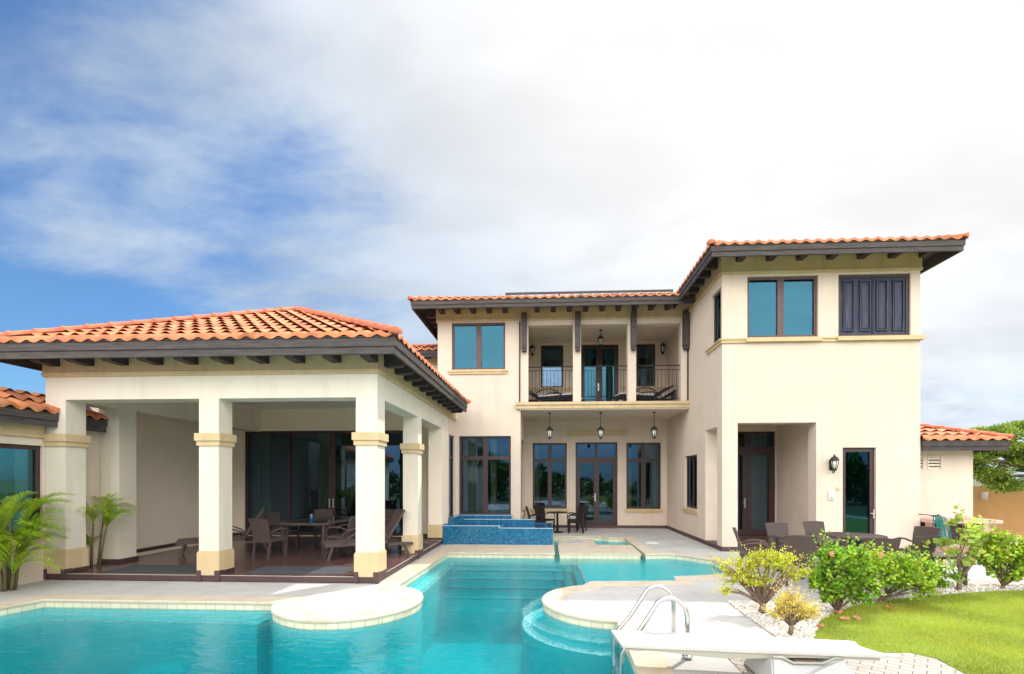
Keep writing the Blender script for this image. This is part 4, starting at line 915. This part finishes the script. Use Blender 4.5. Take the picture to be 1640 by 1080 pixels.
DT = thing('patio_table', 'large brown wicker patio table with glass top under the pavilion roof', 'table', (-5.75, 12.0, FZ2), R(-4), world=False)
mb = MB(); mb.prism([(-.62, -.85), (-.42, -1.05), (.42, -1.05), (.62, -.85), (.62, .85), (.42, 1.05), (-.42, 1.05), (-.62, .85)], .70, .745); mb.build('tabletop', wicker, DT, bevel=.006)
MB().box(-.5, .5, -.9, .9, .7455, .750).build('glass_top', mat('table_glass', (.03, .028, .026), .06), DT)
for sx in (-1, 1):
    for sy in (-1, 1): MB().bar((sx*.50, sy*.86, 0), (sx*.52, sy*.88, .70), .06, .06).build('leg', wicker, DT)
jar = thing('candle_jar', 'small blue glass candle jar on the patio table', 'jar', (-5.93, 11.75, FZ2+.75), world=False)
mb = MB(); mb.lathe([(0, 0), (.04, 0), (.045, .05), (.045, .11), (.038, .12), (.038, .02), (0, .02)], n=14); mb.build('glass', blueglass, jar); mb = MB(); mb.lathe([(0, .12), (.036, .12), (.036, .15), (.0, .155)], n=14); mb.build('lid', chrome_soft, jar)

def lounger(label, group, m=None, cushion=False, up=58):
    m = m or wicker; t = thing('sun_lounger', label, 'sun lounger', group=group, world=False)
    mb = MB(); mb.add([(-.34, -1.0, .29), (.34, -1.0, .29), (.34, .35, .30), (-.34, .35, .30), (-.34, -1.0, .37), (.34, -1.0, .37), (.34, -.3, .375), (-.34, -.3, .375), (.34, .35, .36), (-.34, .35, .36)],
        [(0,3,2,1), (4,5,6,7), (7,6,8,9), (0,1,5,4), (1,2,8,6,5), (2,3,9,8), (3,0,4,7,9)]); mb.build('seat', m, t)
    MB().box(-.33, .33, .36, .95, .24, .29).build('frame', m, t)
    c, s = math.cos(R(up)), math.sin(R(up)); L_ = .82
    def B(x, l, d): return (x, .33+c*l-s*d, .36+s*l+c*d)
    mb = MB(); mb.add([B(-.33, 0, -.03), B(.33, 0, -.03), B(.30, L_, -.02), B(-.30, L_, -.02), B(-.33, 0, .02), B(.33, 0, .02), B(.30, L_, .02), B(-.30, L_, .02)], [(0,1,2,3),(7,6,5,4),(0,4,5,1),(1,5,6,2),(2,6,7,3),(3,7,4,0)]); mb.build('backrest', m, t)
    for sx in (-1, 1):
        MB().bar((sx*.29, -.93, 0), (sx*.30, -.84, .30), .05, .05).build('leg', m, t); MB().bar((sx*.29, .85, 0), (sx*.30, .75, .26), .05, .05).build('leg', m, t)
        mb = MB(); mb.tube([(sx*.35, -.62, .36), (sx*.37, -.46, .52), (sx*.375, -.22, .62), (sx*.375, .05, .62), (sx*.36, .28, .52), (sx*.345, .42, .36)], .02, 7); mb.build('armrest', m, t)
    if cushion:
        mb = MB(); mb.box(-.30, .30, -.97, .28, .38, .43); mb.build('cushion', cushion_m, t, bevel=.015)
    return t
l1 = lounger('brown wicker sun lounger with raised back behind the middle column, foot end at the left', 'sun loungers under the patio roof')
l1.location = (-7.75, 11.25, FZ2); l1.rotation_euler = (0, 0, look(0, 0, -.85, -.55))
dup(l1, (-4.18, 11.0, FZ2), look(0, 0, -.95, -.62), 'brown wicker sun lounger with raised back beside the right corner column')
# mats
for l, a in (('dark grey door mat on the patio step between the left and middle columns', (-8.55, -7.0+.35, 8.78, 9.55)), ('dark grey door mat on the patio step next to the right corner column', (-5.75, -4.1+.3, 8.78, 9.55)), ('dark grey mat at the narrow side opening before the last column', (-3.85, -3.2, 12.0, 13.2))):
    o = MB().box(*a, .1215, .133).build('door_mat', mat_m); one(o, l, 'mat', 'dark mats on the patio floor')
# courtyard set
cb = armchair('black wicker armchair left of the courtyard table, nearest the spa', wicker_b, 'black wicker armchairs in the courtyard', .92)
cb.location = (-.42, 17.1, .002); cb.rotation_euler = (0, 0, look(0, 0, 1, -.05))
for l, x, y, a in (('black wicker armchair behind the courtyard table on its left, under the window', -.12, 17.85, look(0, 0, .75, -.8)), ('black wicker armchair right of the courtyard table, in front of the glass door', .95, 17.05, look(0, 0, -1, .15)), ('black wicker armchair behind the courtyard table on its right, by the door frame', 1.05, 17.8, look(0, 0, -.8, -.7))):
    dup(cb, (x, y, .002), a, l)
ct = thing('bistro_table', 'small round black table between the courtyard chairs', 'table', (.32, 17.25, .002), world=False)
mb = MB(); mb.lathe([(0, .70), (.36, .70), (.37, .715), (.36, .73), (0, .732)], n=28); mb.build('tabletop', wicker_b, ct); mb = MB(); mb.tube([(0, 0, .03), (0, 0, .70)], .04, 10); mb.build('pedestal', wicker_b, ct); mb = MB(); mb.lathe([(0, 0), (.22, 0), (.22, .02), (.04, .05), (0, .05)], n=20); mb.build('base', wicker_b, ct)
# terrace set before the tower
TGp = 'brown wicker armchairs on the terrace by the tower'
def tch(l, x, y, a): dup(c0, (x, y, .002), a, l)['group'] = TGp
tch('brown wicker armchair beside the tower corner column, behind the yellow shrub', 4.12, 9.85, look(0, 0, .9, -.35))
tch('brown wicker armchair seen from behind, directly above the yellow-green shrub', 4.52, 8.98, look(0, 0, .35, 1))
tch('brown wicker armchair on the far side of the square table before the porch wall', 5.22, 10.9, look(0, 0, .1, -1))
tch('brown wicker armchair between the two terrace tables against the house wall', 6.30, 11.35, look(0, 0, .15, -1))
tch('brown wicker armchair seen from behind at the right of the round table', 6.55, 9.15, look(0, 0, -.25, 1))
tch('brown wicker armchair right of the round table, facing left, nearest the hose', 7.55, 10.35, look(0, 0, -1, -.3))
tch('brown wicker armchair at the near side of the round table, half hidden by the hibiscus', 5.72, 8.75, look(0, 0, .3, 1))
rt = thing('round_table', 'round brown wicker table on the terrace in front of the tall side door', 'table', (6.35, 10.35, .002), world=False)
mb = MB(); mb.lathe([(0, .69), (.52, .69), (.56, .70), (.57, .72), (.56, .745), (0, .748)], n=36); mb.build('tabletop', wicker, rt)
for k in range(4): a = R(45+90*k); MB().bar((.34*math.cos(a), .34*math.sin(a), 0), (.36*math.cos(a), .36*math.sin(a), .69), .055, .055).build('leg', wicker, rt)
qt = thing('square_table', 'square brown wicker table at the left of the round one', 'table', (5.15, 9.85, .002), R(8), world=False)
MB().box(-.45, .45, -.45, .45, .69, .74).build('tabletop', wicker, qt, bevel=.008)
for sx in (-1, 1):
    for sy in (-1, 1): MB().bar((sx*.38, sy*.38, 0), (sx*.40, sy*.40, .69), .055, .055).build('leg', wicker, qt)
lt = thing('low_table', 'low brown wicker side table at the right of the terrace chairs', 'table', (7.15, 9.25, .002), R(4), world=False)
MB().box(-.34, .34, -.30, .30, .47, .52).build('tabletop', wicker, lt, bevel=.008)
for sx in (-1, 1):
    for sy in (-1, 1): MB().bar((sx*.29, sy*.25, 0), (sx*.29, sy*.25, .47), .05, .05).build('leg', wicker, lt)
# balcony loungers
BG = 'dark loungers with white cushions on the balcony'
b1 = lounger('dark balcony lounger with white cushion behind the left railing', BG, wicker_b, True, 30); b1.location = (-.02, 17.25, 4.447); b1.rotation_euler = (0, 0, look(0, 0, 1, -.35))
dup(b1, (.35, 18.1, 4.447), look(0, 0, 1, -.2), 'dark balcony lounger behind the left railing, farther back against the wall')
dup(b1, (3.35, 17.2, 4.447), look(0, 0, -1, -.3), 'dark balcony lounger with white cushion behind the right railing')
dup(b1, (3.75, 18.0, 4.447), look(0, 0, -1, .1), 'dark balcony lounger in the right rear corner of the balcony')

# ------------------------------------------------------------------ lanterns
def lantern_body(t, c, s=1.):
    x, y, z = c                              # bottom centre of cage
    mb = MB()
    for k in range(6):
        a = R(60*k+30); mb.tube([(x+.045*s*math.cos(a), y+.045*s*math.sin(a), z+.02*s), (x+.085*s*math.cos(a), y+.085*s*math.sin(a), z+.22*s)], .007*s, 4)
    mb.lathe([(0, -.05*s), (.014*s, -.04*s), (.016*s, -.015*s), (.05*s, .0), (.052*s, .025*s), (0, .03*s)], c, 6)
    mb.lathe([(.10*s, .215*s), (.105*s, .235*s), (.07*s, .285*s), (.03*s, .31*s), (.012*s, .35*s), (0, .36*s)], c, 6); mb.lathe([(.10*s, .215*s), (0, .216*s)], c, 6)
    mb.build('cage', black, t)
    mb = MB(); mb.lathe([(0, .03*s), (.038*s, .03*s), (.074*s, .213*s), (0, .214*s)], c, 6); mb.build('lamp_glass', lens_m, t)
def pendant(x, y, ztop, zbot, label, s=1.):
    t = thing('pendant_lantern', label, 'lantern', (x, y, ztop), group='black lanterns hanging on rods')
    lantern_body(t, (x, y, zbot+.05*s), s)
    mb = MB(); mb.tube([(x, y, zbot+.39*s), (x, y, ztop)], .009, 6); mb.build('rod', black, t); mb = MB(); mb.lathe([(0, 0), (.055, 0), (.05, -.02), (.015, -.05), (0, -.06)], (x, y, ztop), 14); mb.build('ceiling_cap', black, t)
pendant(.04, 16.6, 4.199, 3.26, 'black pendant lantern at the left under the balcony, above the spa side window', 1.2)
pendant(1.79, 16.6, 4.199, 3.26, 'black pendant lantern under the balcony, centred above the glass door', 1.2)
pendant(3.6, 16.6, 4.199, 3.26, 'black pendant lantern at the right under the balcony, nearest the tower', 1.2)
pendant(1.875, 17.4, 7.279, 6.66, 'black pendant lantern hanging inside the balcony above the balcony door', 1.1)
def wall_lantern(P, u, z, label, s=1.1):
    a = P(u, -.16, z); t = thing('wall_lantern', label, 'lantern', P(u, 0, z), group='black lanterns fixed to walls')
    lantern_body(t, (a[0], a[1], z-.15*s), s)
    mb = MB(); mb.pbox(P, u-.045, u+.045, -.02, -.001, z-.17, z+.09); mb.tube([P(u, -.02, z-.12), P(u, -.10, z-.25), P(u, -.16, z-.20)], .012, 6); mb.build('bracket', black, t)
wall_lantern(PY(YB), -.62, 6.94, 'black wall lantern on the balcony left of the left window'); wall_lantern(PY(YB), 4.40, 6.94, 'black wall lantern on the balcony right of the right window')
wall_lantern(PY(YT), 7.36, 2.31, 'black wall lantern on the tower between the porch and the tall side door', 1.15)
gl = thing('bulkhead_lamp', 'small half-round lamp on the ochre garden wall', 'lamp', (14.3, 16.6, 1.37)); mb = MB(); mb.lathe([(0, -.14), (.09, -.14), (.11, .12), (.0, .13)], (14.3, 16.58, 1.37), 14); mb.build('shade', stucco_in, gl)
ic = thing('intercom', 'white intercom box on the tower wall below the lantern', 'intercom', (7.36, YT, 1.47)); MB().box(7.285, 7.425, YT-.05, YT-.001, 1.37, 1.59).build('case', white_p, ic, bevel=.01); MB().box(7.31, 7.40, YT-.056, YT-.051, 1.40, 1.44).build('keypad', chrome_soft, ic)
hk = MB(); hk.box(7.50, 7.53, YT-.03, YT-.001, 1.60, 1.70); hk.box(7.53, 7.58, YT-.04, YT-.001, 1.63, 1.66); one(hk.build('wall_hook', tan), 'small pale hook on the tower wall beside the intercom', 'hook')
for i, (P, u, z, l) in enumerate(((PX(7.2, -1), 14.3, .78, 'small dark socket low on the porch side wall'), (PY(YQ), -3.72, 1.0, 'pale double socket on the patio wall beside the sliding door'))):
    s = thing('wall_socket', l, 'socket', P(u, 0, z)); mb = MB(); mb.pbox(P, u-.06, u+.06, -.012, -.001, z-.05, z+.05); mb.build('plate', black if i == 0 else stucco_in, s); mb = MB(); mb.pbox(P, u-.035, u+.035, -.03, -.0125, z-.03, z+.03); mb.build('cover', white_p if i else black, s)

# ------------------------------------------------------------------ diving board and ladder
DB = thing('diving_board', 'white diving board with textured top on a pale fibreglass stand at the pool corner', 'diving board', (2.3, 4.85, 0))
tl, bl, tr, br = (.655, 5.10), (.70, 4.63), (3.02, 4.93), (3.10, 4.47)
top = [bl, (1.6, 4.585), (3.04, 4.49), (3.20, 4.475), (3.06, 4.535), (3.00, 4.62), (2.96, 4.72), (2.97, 4.80), (3.00, 4.86), (2.93, 4.885), (1.6, 5.03), tl]
mb = MB(); mb.prism(top, .288, .318); mb.build('board', board_m, DB, bevel=.005)
mb = MB(); n = 24                              # ribbed underside, thicker over the fulcrum
vs = []
for i in range(n+1):
    f = i/n; x = .74+2.26*f; yb = 4.66-.13*f-.01; yt = 5.07-.18*f; th = .012+.045*math.exp(-((f-.40)/.22)**2)+.02*f
    vs += [(x, yb, .2875), (x, yb, .2875-th), (x, yt, .2875-th), (x, yt, .2875)]
fs = [(0, 1, 2, 3), (4*n+3, 4*n+2, 4*n+1, 4*n)]
for i in range(n):
    for k in range(3): fs.append((4*i+k, 4*i+4+k, 4*i+5+k, 4*i+1+k))
mb.add(vs, fs); fixnormals(mb.build('underside', board_side, DB))
mb = MB()                                     # stand: flared pedestal with a dished saddle under the board
def loop(z, x0, x1, y0, y1): return [(x0, y0, z), (x1, y0, z), (x1, y1, z), (x0, y1, z)]
L0 = loop(0, 1.82, 2.86, 4.30, 5.02); L1 = loop(.20, 2.08, 2.62, 4.52, 4.90)
sad = [(2.05, .262), (2.14, .262), (2.24, .215), (2.50, .215), (2.60, .262), (2.68, .262)]
low = [(1.84, 0), (2.86, 0)]
def side(y, yy):
    return [(1.99, y, .014), (2.86, y, .014), (2.68, yy, .262), (2.60, yy, .262), (2.50, yy, .212), (2.24, yy, .212), (2.14, yy, .262), (2.05, yy, .262)]
A = side(4.36, 4.535); B_ = side(5.06, 4.88)
mb.add(A+B_, [tuple(range(7, -1, -1)), tuple(range(8, 16))]+[(i, (i+1) % 8, (i+1) % 8+8, i+8) for i in range(8)]); o = mb.build('stand', stand_m, DB, bevel=.014)
mb = MB(); 
for y, yy in ((4.525, 4.535), (4.89, 4.88)): mb.tube([(2.05, y, .268), (2.14, y, .268), (2.24, y, .220), (2.50, y, .220), (2.60, y, .268), (2.68, y, .268)], .012, 6)
mb.build('saddle_rim', board_side, DB)
mb = MB(); mb.box(2.27, 2.47, 4.55, 4.87, .2125, .232); mb.build('fulcrum_pad', bark, DB)
# ladder
LD = thing('pool_ladder', 'stainless steel pool ladder with two curved rails beside the diving board', 'ladder', (1.2, 5.5, 0))
for y in (5.18, 5.74):
    mb = MB(); pts = [(1.47, y, .0), (1.47, y, .42)]
    for i in range(1, 13): a = i/12*R(128); pts.append((1.47-.19+.19*math.cos(a), y, .42+.22*math.sin(a)))
    ex = pts[-1]; pts += [(.98, y, .30), (.84, y, .13), (.79, y, .04), (.775, y, -.10), (.775, y, -.95)]
    mb.tube(pts, .026, 14); mb.build('rail', steel, LD)
    mb = MB(); mb.lathe([(.0, .016), (.05, .016), (.055, .022), (.055, .035), (.03, .042), (0, .042)], (1.47, y, 0), 20); mb.build('escutcheon', steel, LD)
for z in (-.3, -.56, -.82): MB().box(.735, .815, 5.20, 5.72, z-.02, z).build('tread', steel, LD)

# ------------------------------------------------------------------ plants
def leaf(mb, p, rnd, L_, w, tint, up=.3, dirv=None, fold=.25):
    d = dirv or Vector((rnd.gauss(0, 1), rnd.gauss(0, 1), rnd.gauss(up, .7))); d = Vector(d).normalized()
    s = d.cross(Vector((rnd.gauss(0, 1), rnd.gauss(0, 1), rnd.gauss(0, 1)))).normalized(); n = s.cross(d)
    p = Vector(p); a = p; b = p+d*L_*.5+s*w-n*fold*w; c = p+d*L_-n*L_*.12; e = p+d*L_*.5-s*w-n*fold*w; m = p+d*L_*.5
    mb.add([a, b, c, e, m], [(0, 1, 4), (1, 2, 4), (2, 3, 4), (3, 0, 4)], False, tint)
def crown(mb, lobes, n, L_, w, rnd, hue=((.75, 1.3), (.8, 1.15)), shell=.55, up=.35, tips=None):
    if L_ < .1: n = int(n*1.35); L_ *= .85; w *= .85
    vol = [a[3]*a[4]*a[5] for a in lobes]; tot = sum(v**(2/3) for v in vol)
    for lb, v in zip(lobes, vol):
        k = int(n*v**(2/3)/tot)
        cl = [(Vector((rnd.gauss(0, 1), rnd.gauss(0, 1), rnd.gauss(0, 1))).normalized(), rnd.uniform(.7, 1.25)) for _ in range(max(3, k//22))]   # sprays of leaves
        for i in range(k):
            c, g = cl[i % len(cl)]
            d = (c+Vector((rnd.gauss(0, .20), rnd.gauss(0, .20), rnd.gauss(0, .20)))).normalized(); r = (shell+(1-shell)*rnd.random())*(.85+.25*(g-.7))
            p = (lb[0]+d.x*lb[3]*r, lb[1]+d.y*lb[4]*r, lb[2]+d.z*lb[5]*r)
            if p[2] < .03: continue
            q = rnd.uniform(*hue[0])*g; yl = rnd.uniform(*hue[1]); s = rnd.uniform(.65, 1.25)
            o = Vector((d.x+rnd.gauss(0, .6), d.y+rnd.gauss(0, .6), d.z+up+rnd.gauss(0, .5)))
            leaf(mb, p, rnd, L_*s, w*s, (q*yl, q, q*.8), dirv=o)
def shoots(mb, lobes, k, L_, w, rnd, hue, length):
    for lb in lobes:
        for i in range(k):
            d = Vector((rnd.gauss(0, 1), rnd.gauss(0, 1), rnd.gauss(.5, .7))).normalized(); p = Vector(lb[:3])+Vector((d.x*lb[3], d.y*lb[4], d.z*lb[5]))*.8
            g = (d+Vector((rnd.gauss(0, .25), rnd.gauss(0, .25), .55))).normalized(); n = rnd.randint(5, 9); ln = length*rnd.uniform(.6, 1.3); q = rnd.uniform(*hue[0])*1.12
            for j in range(n):
                f = j/n; b = p+g*ln*f; a = j*2.4; x = g.orthogonal().normalized(); y = g.cross(x); o = x*math.cos(a)+y*math.sin(a)+g*(.35+.8*f); yl = rnd.uniform(*hue[1])*(1+.12*f)
                leaf(mb, b, rnd, L_*(1-.35*f), w*(1-.35*f), (q*yl, q*1.02, q*.8), dirv=o)
def shrub(name, label, cat, base, stems, lobes, n, L_, w, lm, seed, r0=.03, hue=((.75, 1.3), (.85, 1.2)), flowers=(), trunk=None, group=None, shell=.5, sh=16):
    rnd = random.Random(seed); t = thing(name, label, cat, (*base, 0), group=group)
    mb = MB(); fork = Vector((base[0], base[1], .005)); tz = trunk or .06
    hub = Vector((base[0]+.01, base[1], tz)); mb.tube([fork, fork+(hub-fork)*.5+Vector((.01, 0, 0)), hub], [r0*1.25, r0, r0*.9], 8)
    for lb in lobes:
        c = Vector(lb[:3])
        for k in range(stems):
            e = c+Vector((rnd.gauss(0, lb[3]*.4), rnd.gauss(0, lb[4]*.4), rnd.gauss(0, lb[5]*.4))); m1 = hub.lerp(e, .35)+Vector((rnd.gauss(0, .02), rnd.gauss(0, .02), .01)); m2 = hub.lerp(e, .7)+Vector((rnd.gauss(0, .02), rnd.gauss(0, .02), .03))
            mb.tube([hub-Vector((0, 0, tz*.25)), m1, m2, e], [r0*.5, r0*.34, r0*.2, r0*.07], 6)
    mb.build('branches', bark, t)
    mb = MB(); crown(mb, lobes, int(n*.62), L_, w, rnd, hue, shell); shoots(mb, lobes, sh, L_, w, rnd, hue, min(lobes[0][5], .2)*1.25); mb.build('foliage', lm, t)
    for (x, y, z) in flowers:
        f = MB()
        for k in range(5):
            a = k*1.2566; d = Vector((math.cos(a)*.8, -.5, math.sin(a)*.8)); leaf(f, (x, y, z), rnd, .055, .024, None, dirv=d)
        f.build('flower', petal, t)
    return t
shrub('variegated_shrub', 'gnarled yellow-green shrub with a thick forked trunk at the left end of the pebble bed', 'shrub', (3.02, 6.98), 5,
      [(2.83, 7.05, .66, .20, .22, .16), (3.05, 6.95, .77, .24, .24, .15), (3.33, 7.0, .73, .22, .22, .12), (3.52, 7.02, .55, .18, .20, .10), (2.62, 7.0, .50, .14, .18, .12), (2.95, 6.9, .48, .22, .16, .08), (2.50, 7.0, .66, .07, .08, .06), (2.52, 6.9, .33, .08, .1, .06)], 4400, .042, .013, leaf_y, 1, r0=.046, trunk=.16, hue=((.55, 1.25), (.75, 1.1)), shell=.35)
shrub('pale_shrub', 'small pale yellow shrub on a short stem in the white pebbles, lowest of the shrubs', 'shrub', (2.94, 6.02), 5,
      [(2.86, 6.0, .36, .13, .13, .13), (3.02, 6.02, .30, .17, .15, .12), (2.95, 6.0, .46, .12, .12, .09), (3.18, 6.05, .26, .14, .13, .10), (2.78, 6.0, .26, .09, .1, .09)], 2600, .034, .011, leaf_p, 2, r0=.028, trunk=.15, hue=((.6, 1.2), (.9, 1.1)), shell=.3)
shrub('hibiscus_bush', 'tall dark green hibiscus bush with an orange bloom, left of the pair', 'bush', (4.05, 7.0), 5,
      [(4.15, 7.1, .52, .30, .3, .34), (4.0, 7.0, .78, .17, .2, .20), (4.38, 7.15, .72, .22, .24, .20), (3.88, 6.95, .42, .20, .22, .24), (4.30, 6.95, .36, .26, .24, .20)], 4200, .075, .026, leaf_g, 3, r0=.03, hue=((.6, 1.5), (.8, 1.5)), flowers=((3.87, 6.8, .88),), shell=.45)
shrub('hibiscus_bush', 'broad bright green hibiscus bush right of the taller one, with an orange flower', 'bush', (5.05, 7.62), 5,
      [(5.0, 7.65, .50, .34, .3, .28), (5.40, 7.7, .50, .30, .3, .25), (5.75, 7.75, .45, .22, .25, .22), (4.75, 7.55, .62, .22, .24, .22), (5.45, 7.5, .28, .30, .22, .16)], 4200, .07, .025, leaf_g, 4, r0=.028, hue=((.75, 1.7), (.95, 1.75)), flowers=((4.85, 7.3, .80),), shell=.45)
shrub('hibiscus_bush', 'small low green bush between the big hibiscus and the sapling', 'bush', (6.35, 8.35), 4, [(6.2, 8.35, .28, .26, .2, .18), (6.6, 8.4, .26, .24, .2, .18), (6.05, 8.3, .48, .10, .12, .16)], 1300, .065, .024, leaf_g, 5, r0=.02, hue=((.7, 1.3), (.8, 1.3)))
shrub('lime_sapling', 'young sapling with large pale lime round leaves rising in front of the stone counter', 'sapling', (7.02, 8.62), 2,
      [(7.0, 8.6, 1.12, .13, .14, .18), (7.18, 8.6, .92, .20, .18, .16), (6.72, 8.6, .72, .26, .2, .13), (7.35, 8.6, .95, .14, .14, .10), (6.95, 8.6, .55, .20, .16, .12), (7.45, 8.62, .60, .16, .14, .10)], 230, .12, .055, leaf_l, 6, r0=.035, trunk=.20, hue=((.7, 1.4), (.8, 1.35)), shell=.3, sh=2)
shrub('green_bush', 'rounded green and yellow bush at the right edge of the pebble bed', 'bush', (7.85, 8.75), 6,
      [(7.65, 8.75, .62, .30, .28, .22), (8.05, 8.8, .66, .30, .28, .24), (7.9, 8.7, .38, .34, .26, .22), (8.4, 8.8, .52, .28, .26, .22), (8.7, 8.8, .6, .25, .25, .2), (7.62, 8.65, .85, .12, .14, .10)], 4200, .085, .03, leaf_g, 7, r0=.03, hue=((.7, 1.9), (.9, 2.0)), shell=.45)
for i, (x, y, l) in enumerate(((3.44, 6.30, 'fallen orange flower on the grass edge, nearest the pale shrub'), (3.95, 6.62, 'fallen orange flower on the lawn, middle of the three together'), (4.12, 6.66, 'pale fallen flower on the lawn, right of its twin'), (4.02, 6.92, 'fallen flower at the pebble edge under the hibiscus'), (4.92, 7.22, 'fallen flower on the lawn under the broad hibiscus'))):
    rr = random.Random(i); f = MB()
    for k in range(5): leaf(f, (x+rr.gauss(0, .008), y, .045), rr, .065, .026, None, dirv=Vector((rr.gauss(0, 1), rr.gauss(0, 1), .1)))
    one(f.build('fallen_flower', petal), l, 'flower', 'fallen flowers on the lawn')
# low plant against garden wall
shrub('dark_bush', 'dark low bush against the ochre wall behind the stone counter', 'bush', (12.0, 14.6), 4, [(12.0, 14.6, .62, .3, .3, .3), (12.3, 14.7, .45, .25, .25, .25)], 1500, .10, .03, leaf_d, 9)

def palm(label, base, canes, seed, fl=.9, spread=1., lean=(0, 0), only=None):
    rnd = random.Random(seed); t = thing('areca_palm', label, 'palm', (*base, 0), group='feathery palms beside the patio')
    cm = MB()
    for k in range(canes):
        a = k/canes*6.28+rnd.uniform(-.3, .3); h = rnd.uniform(.15, 1.25); b0 = Vector((base[0]+.08*math.cos(a), base[1]+.08*math.sin(a), 0)); out = Vector((math.cos(a)*spread+lean[0], math.sin(a)*spread*.6+lean[1], 0))
        top_ = b0+out*h*.28+Vector((0, 0, h)); cm.tube([b0, b0.lerp(top_, .5)+Vector((0, 0, .04)), top_], [.022, .017, .012], 6)
        nf = rnd.randint(4, 6)
        for j in range(nf):
            a2 = a+rnd.uniform(-1.3, 1.3); o2 = (Vector((math.cos(a2), math.sin(a2)*.7, 0))+out*.4).normalized(); L_ = fl*rnd.uniform(.75, 1.1); up0 = rnd.uniform(1.0, 1.9)
            pts = []; fm = MB()
            for i in range(15): s = i/14; pts.append(top_+o2*(L_*s*(.40+.40*s))+Vector((0, 0, L_*(up0*s-.95*s*s))))
            fm.tube(pts, [.008*(1-i/18) for i in range(15)], 4)
            for i in range(2, 15):
                tan_ = (pts[i]-pts[i-1]).normalized(); sd_ = tan_.cross(Vector((0, 0, 1))).normalized(); ll = .27*math.sin(math.pi*min(1, (i+1)/17))+.06
                for sg in (-1, 1):
                    for q in (0, .35, .7):
                        p = pts[i-1].lerp(pts[i], q); d = sd_*sg*.8+tan_*.7+Vector((0, 0, .30+rnd.gauss(0, .12))); d.normalize(); g = rnd.uniform(.7, 1.35); tn = (g*rnd.uniform(.8, 1.25), g, g*.8); w_ = .0055
                        e1 = p+d*ll*.55; e2 = p+d*ll+Vector((0, 0, -.28*ll)); n_ = d.cross(Vector((0, 0, 1))).normalized()*w_; fm.add([p-n_*.4, p+n_*.4, e1+n_, e1-n_, e2], [(0, 1, 2, 3), (3, 2, 4)], False, tn)
            fm.build('frond', palm_m, t)
    cm.build('canes', cane_m, t)
palm('bright green feathery palm in front of the left window beside the first column', (-9.22, 7.75), 13, 3, .80, .45)
palm('thin feathery palm behind the first column, showing on its right', (-9.30, 9.40), 4, 12, .74, .3, (.35, 0))

def tree(label, base, h, lobes, n, lm, seed, L_=.16, w=.035, r=.16, name='garden_tree'):
    rnd = random.Random(seed); t = thing(name, label, 'tree', (*base, 0)); mb = MB(); b0 = Vector((*base, -.05)); hub = b0+Vector((.05, 0, h*.42))
    mb.tube([b0, b0.lerp(hub, .5)+Vector((.06, 0, 0)), hub], [r*1.3, r, r*.85], 10)
    for lb in lobes:
        for k in range(3):
            e = Vector(lb[:3])+Vector((rnd.gauss(0, lb[3]*.4), rnd.gauss(0, lb[4]*.4), rnd.gauss(0, lb[5]*.3))); m1 = hub.lerp(e, .4)+Vector((rnd.gauss(0, .1), rnd.gauss(0, .1), .1)); mb.tube([hub, m1, e], [r*.5, r*.3, r*.06], 6)
    mb.build('trunk', bark, t); mb = MB(); crown(mb, lobes, n, L_, w, rnd, ((.55, 1.5), (.85, 1.4)), .25, up=.1); mb.build('crown', lm, t); return t
tree('feathery light green tree spreading over the ochre wall at the right edge', (15.6, 14.6), 4.6,
     [(12.5, 14.9, 2.45, .6, .6, .24), (12.8, 14.7, 2.05, .6, .6, .2), (12.5, 15.2, 2.95, .6, .6, .24), (13.2, 14.6, 1.75, .6, .5, .2), (13.1, 14.9, 3.2, .8, .6, .28), (12.9, 15.0, 2.75, .7, .6, .22), (13.6, 14.4, 2.75, .9, .8, .18), (14.6, 14.2, 3.15, 1.0, .9, .22), (13.9, 14.6, 2.35, .8, .8, .20), (14.8, 14.8, 2.6, .9, .8, .22), (15.6, 14.4, 3.6, 1.2, 1, .25), (14.9, 13.8, 2.1, .7, .6, .16), (16.4, 14.5, 3.1, 1.2, 1, .3), (14.4, 15.2, 3.5, .7, .6, .14), (15.4, 14.0, 1.75, .7, .5, .14)], 36000, leaf_t, 41, .11, .022)
# the garden beyond the pool, seen only as reflections in the glass
def wood():
    rnd = random.Random(77); mb = MB(); lob = []
    for i in range(80):
        x = -36+i*.92+rnd.uniform(-.9, .9); y = -14+rnd.uniform(-5, 3.5); h = rnd.uniform(1.0, 3.6)*(1+.35*math.sin(i*.23)); lob.append((x, y, h*.5, rnd.uniform(.7, 2.6), 1.4, h*.55))
    crown(mb, lob, 34000, .36, .13, rnd, ((.5, 1.5), (.8, 1.3)), .5)
    o = mb.build('garden_thicket', leaf_d); o['kind'] = 'stuff'
wood()
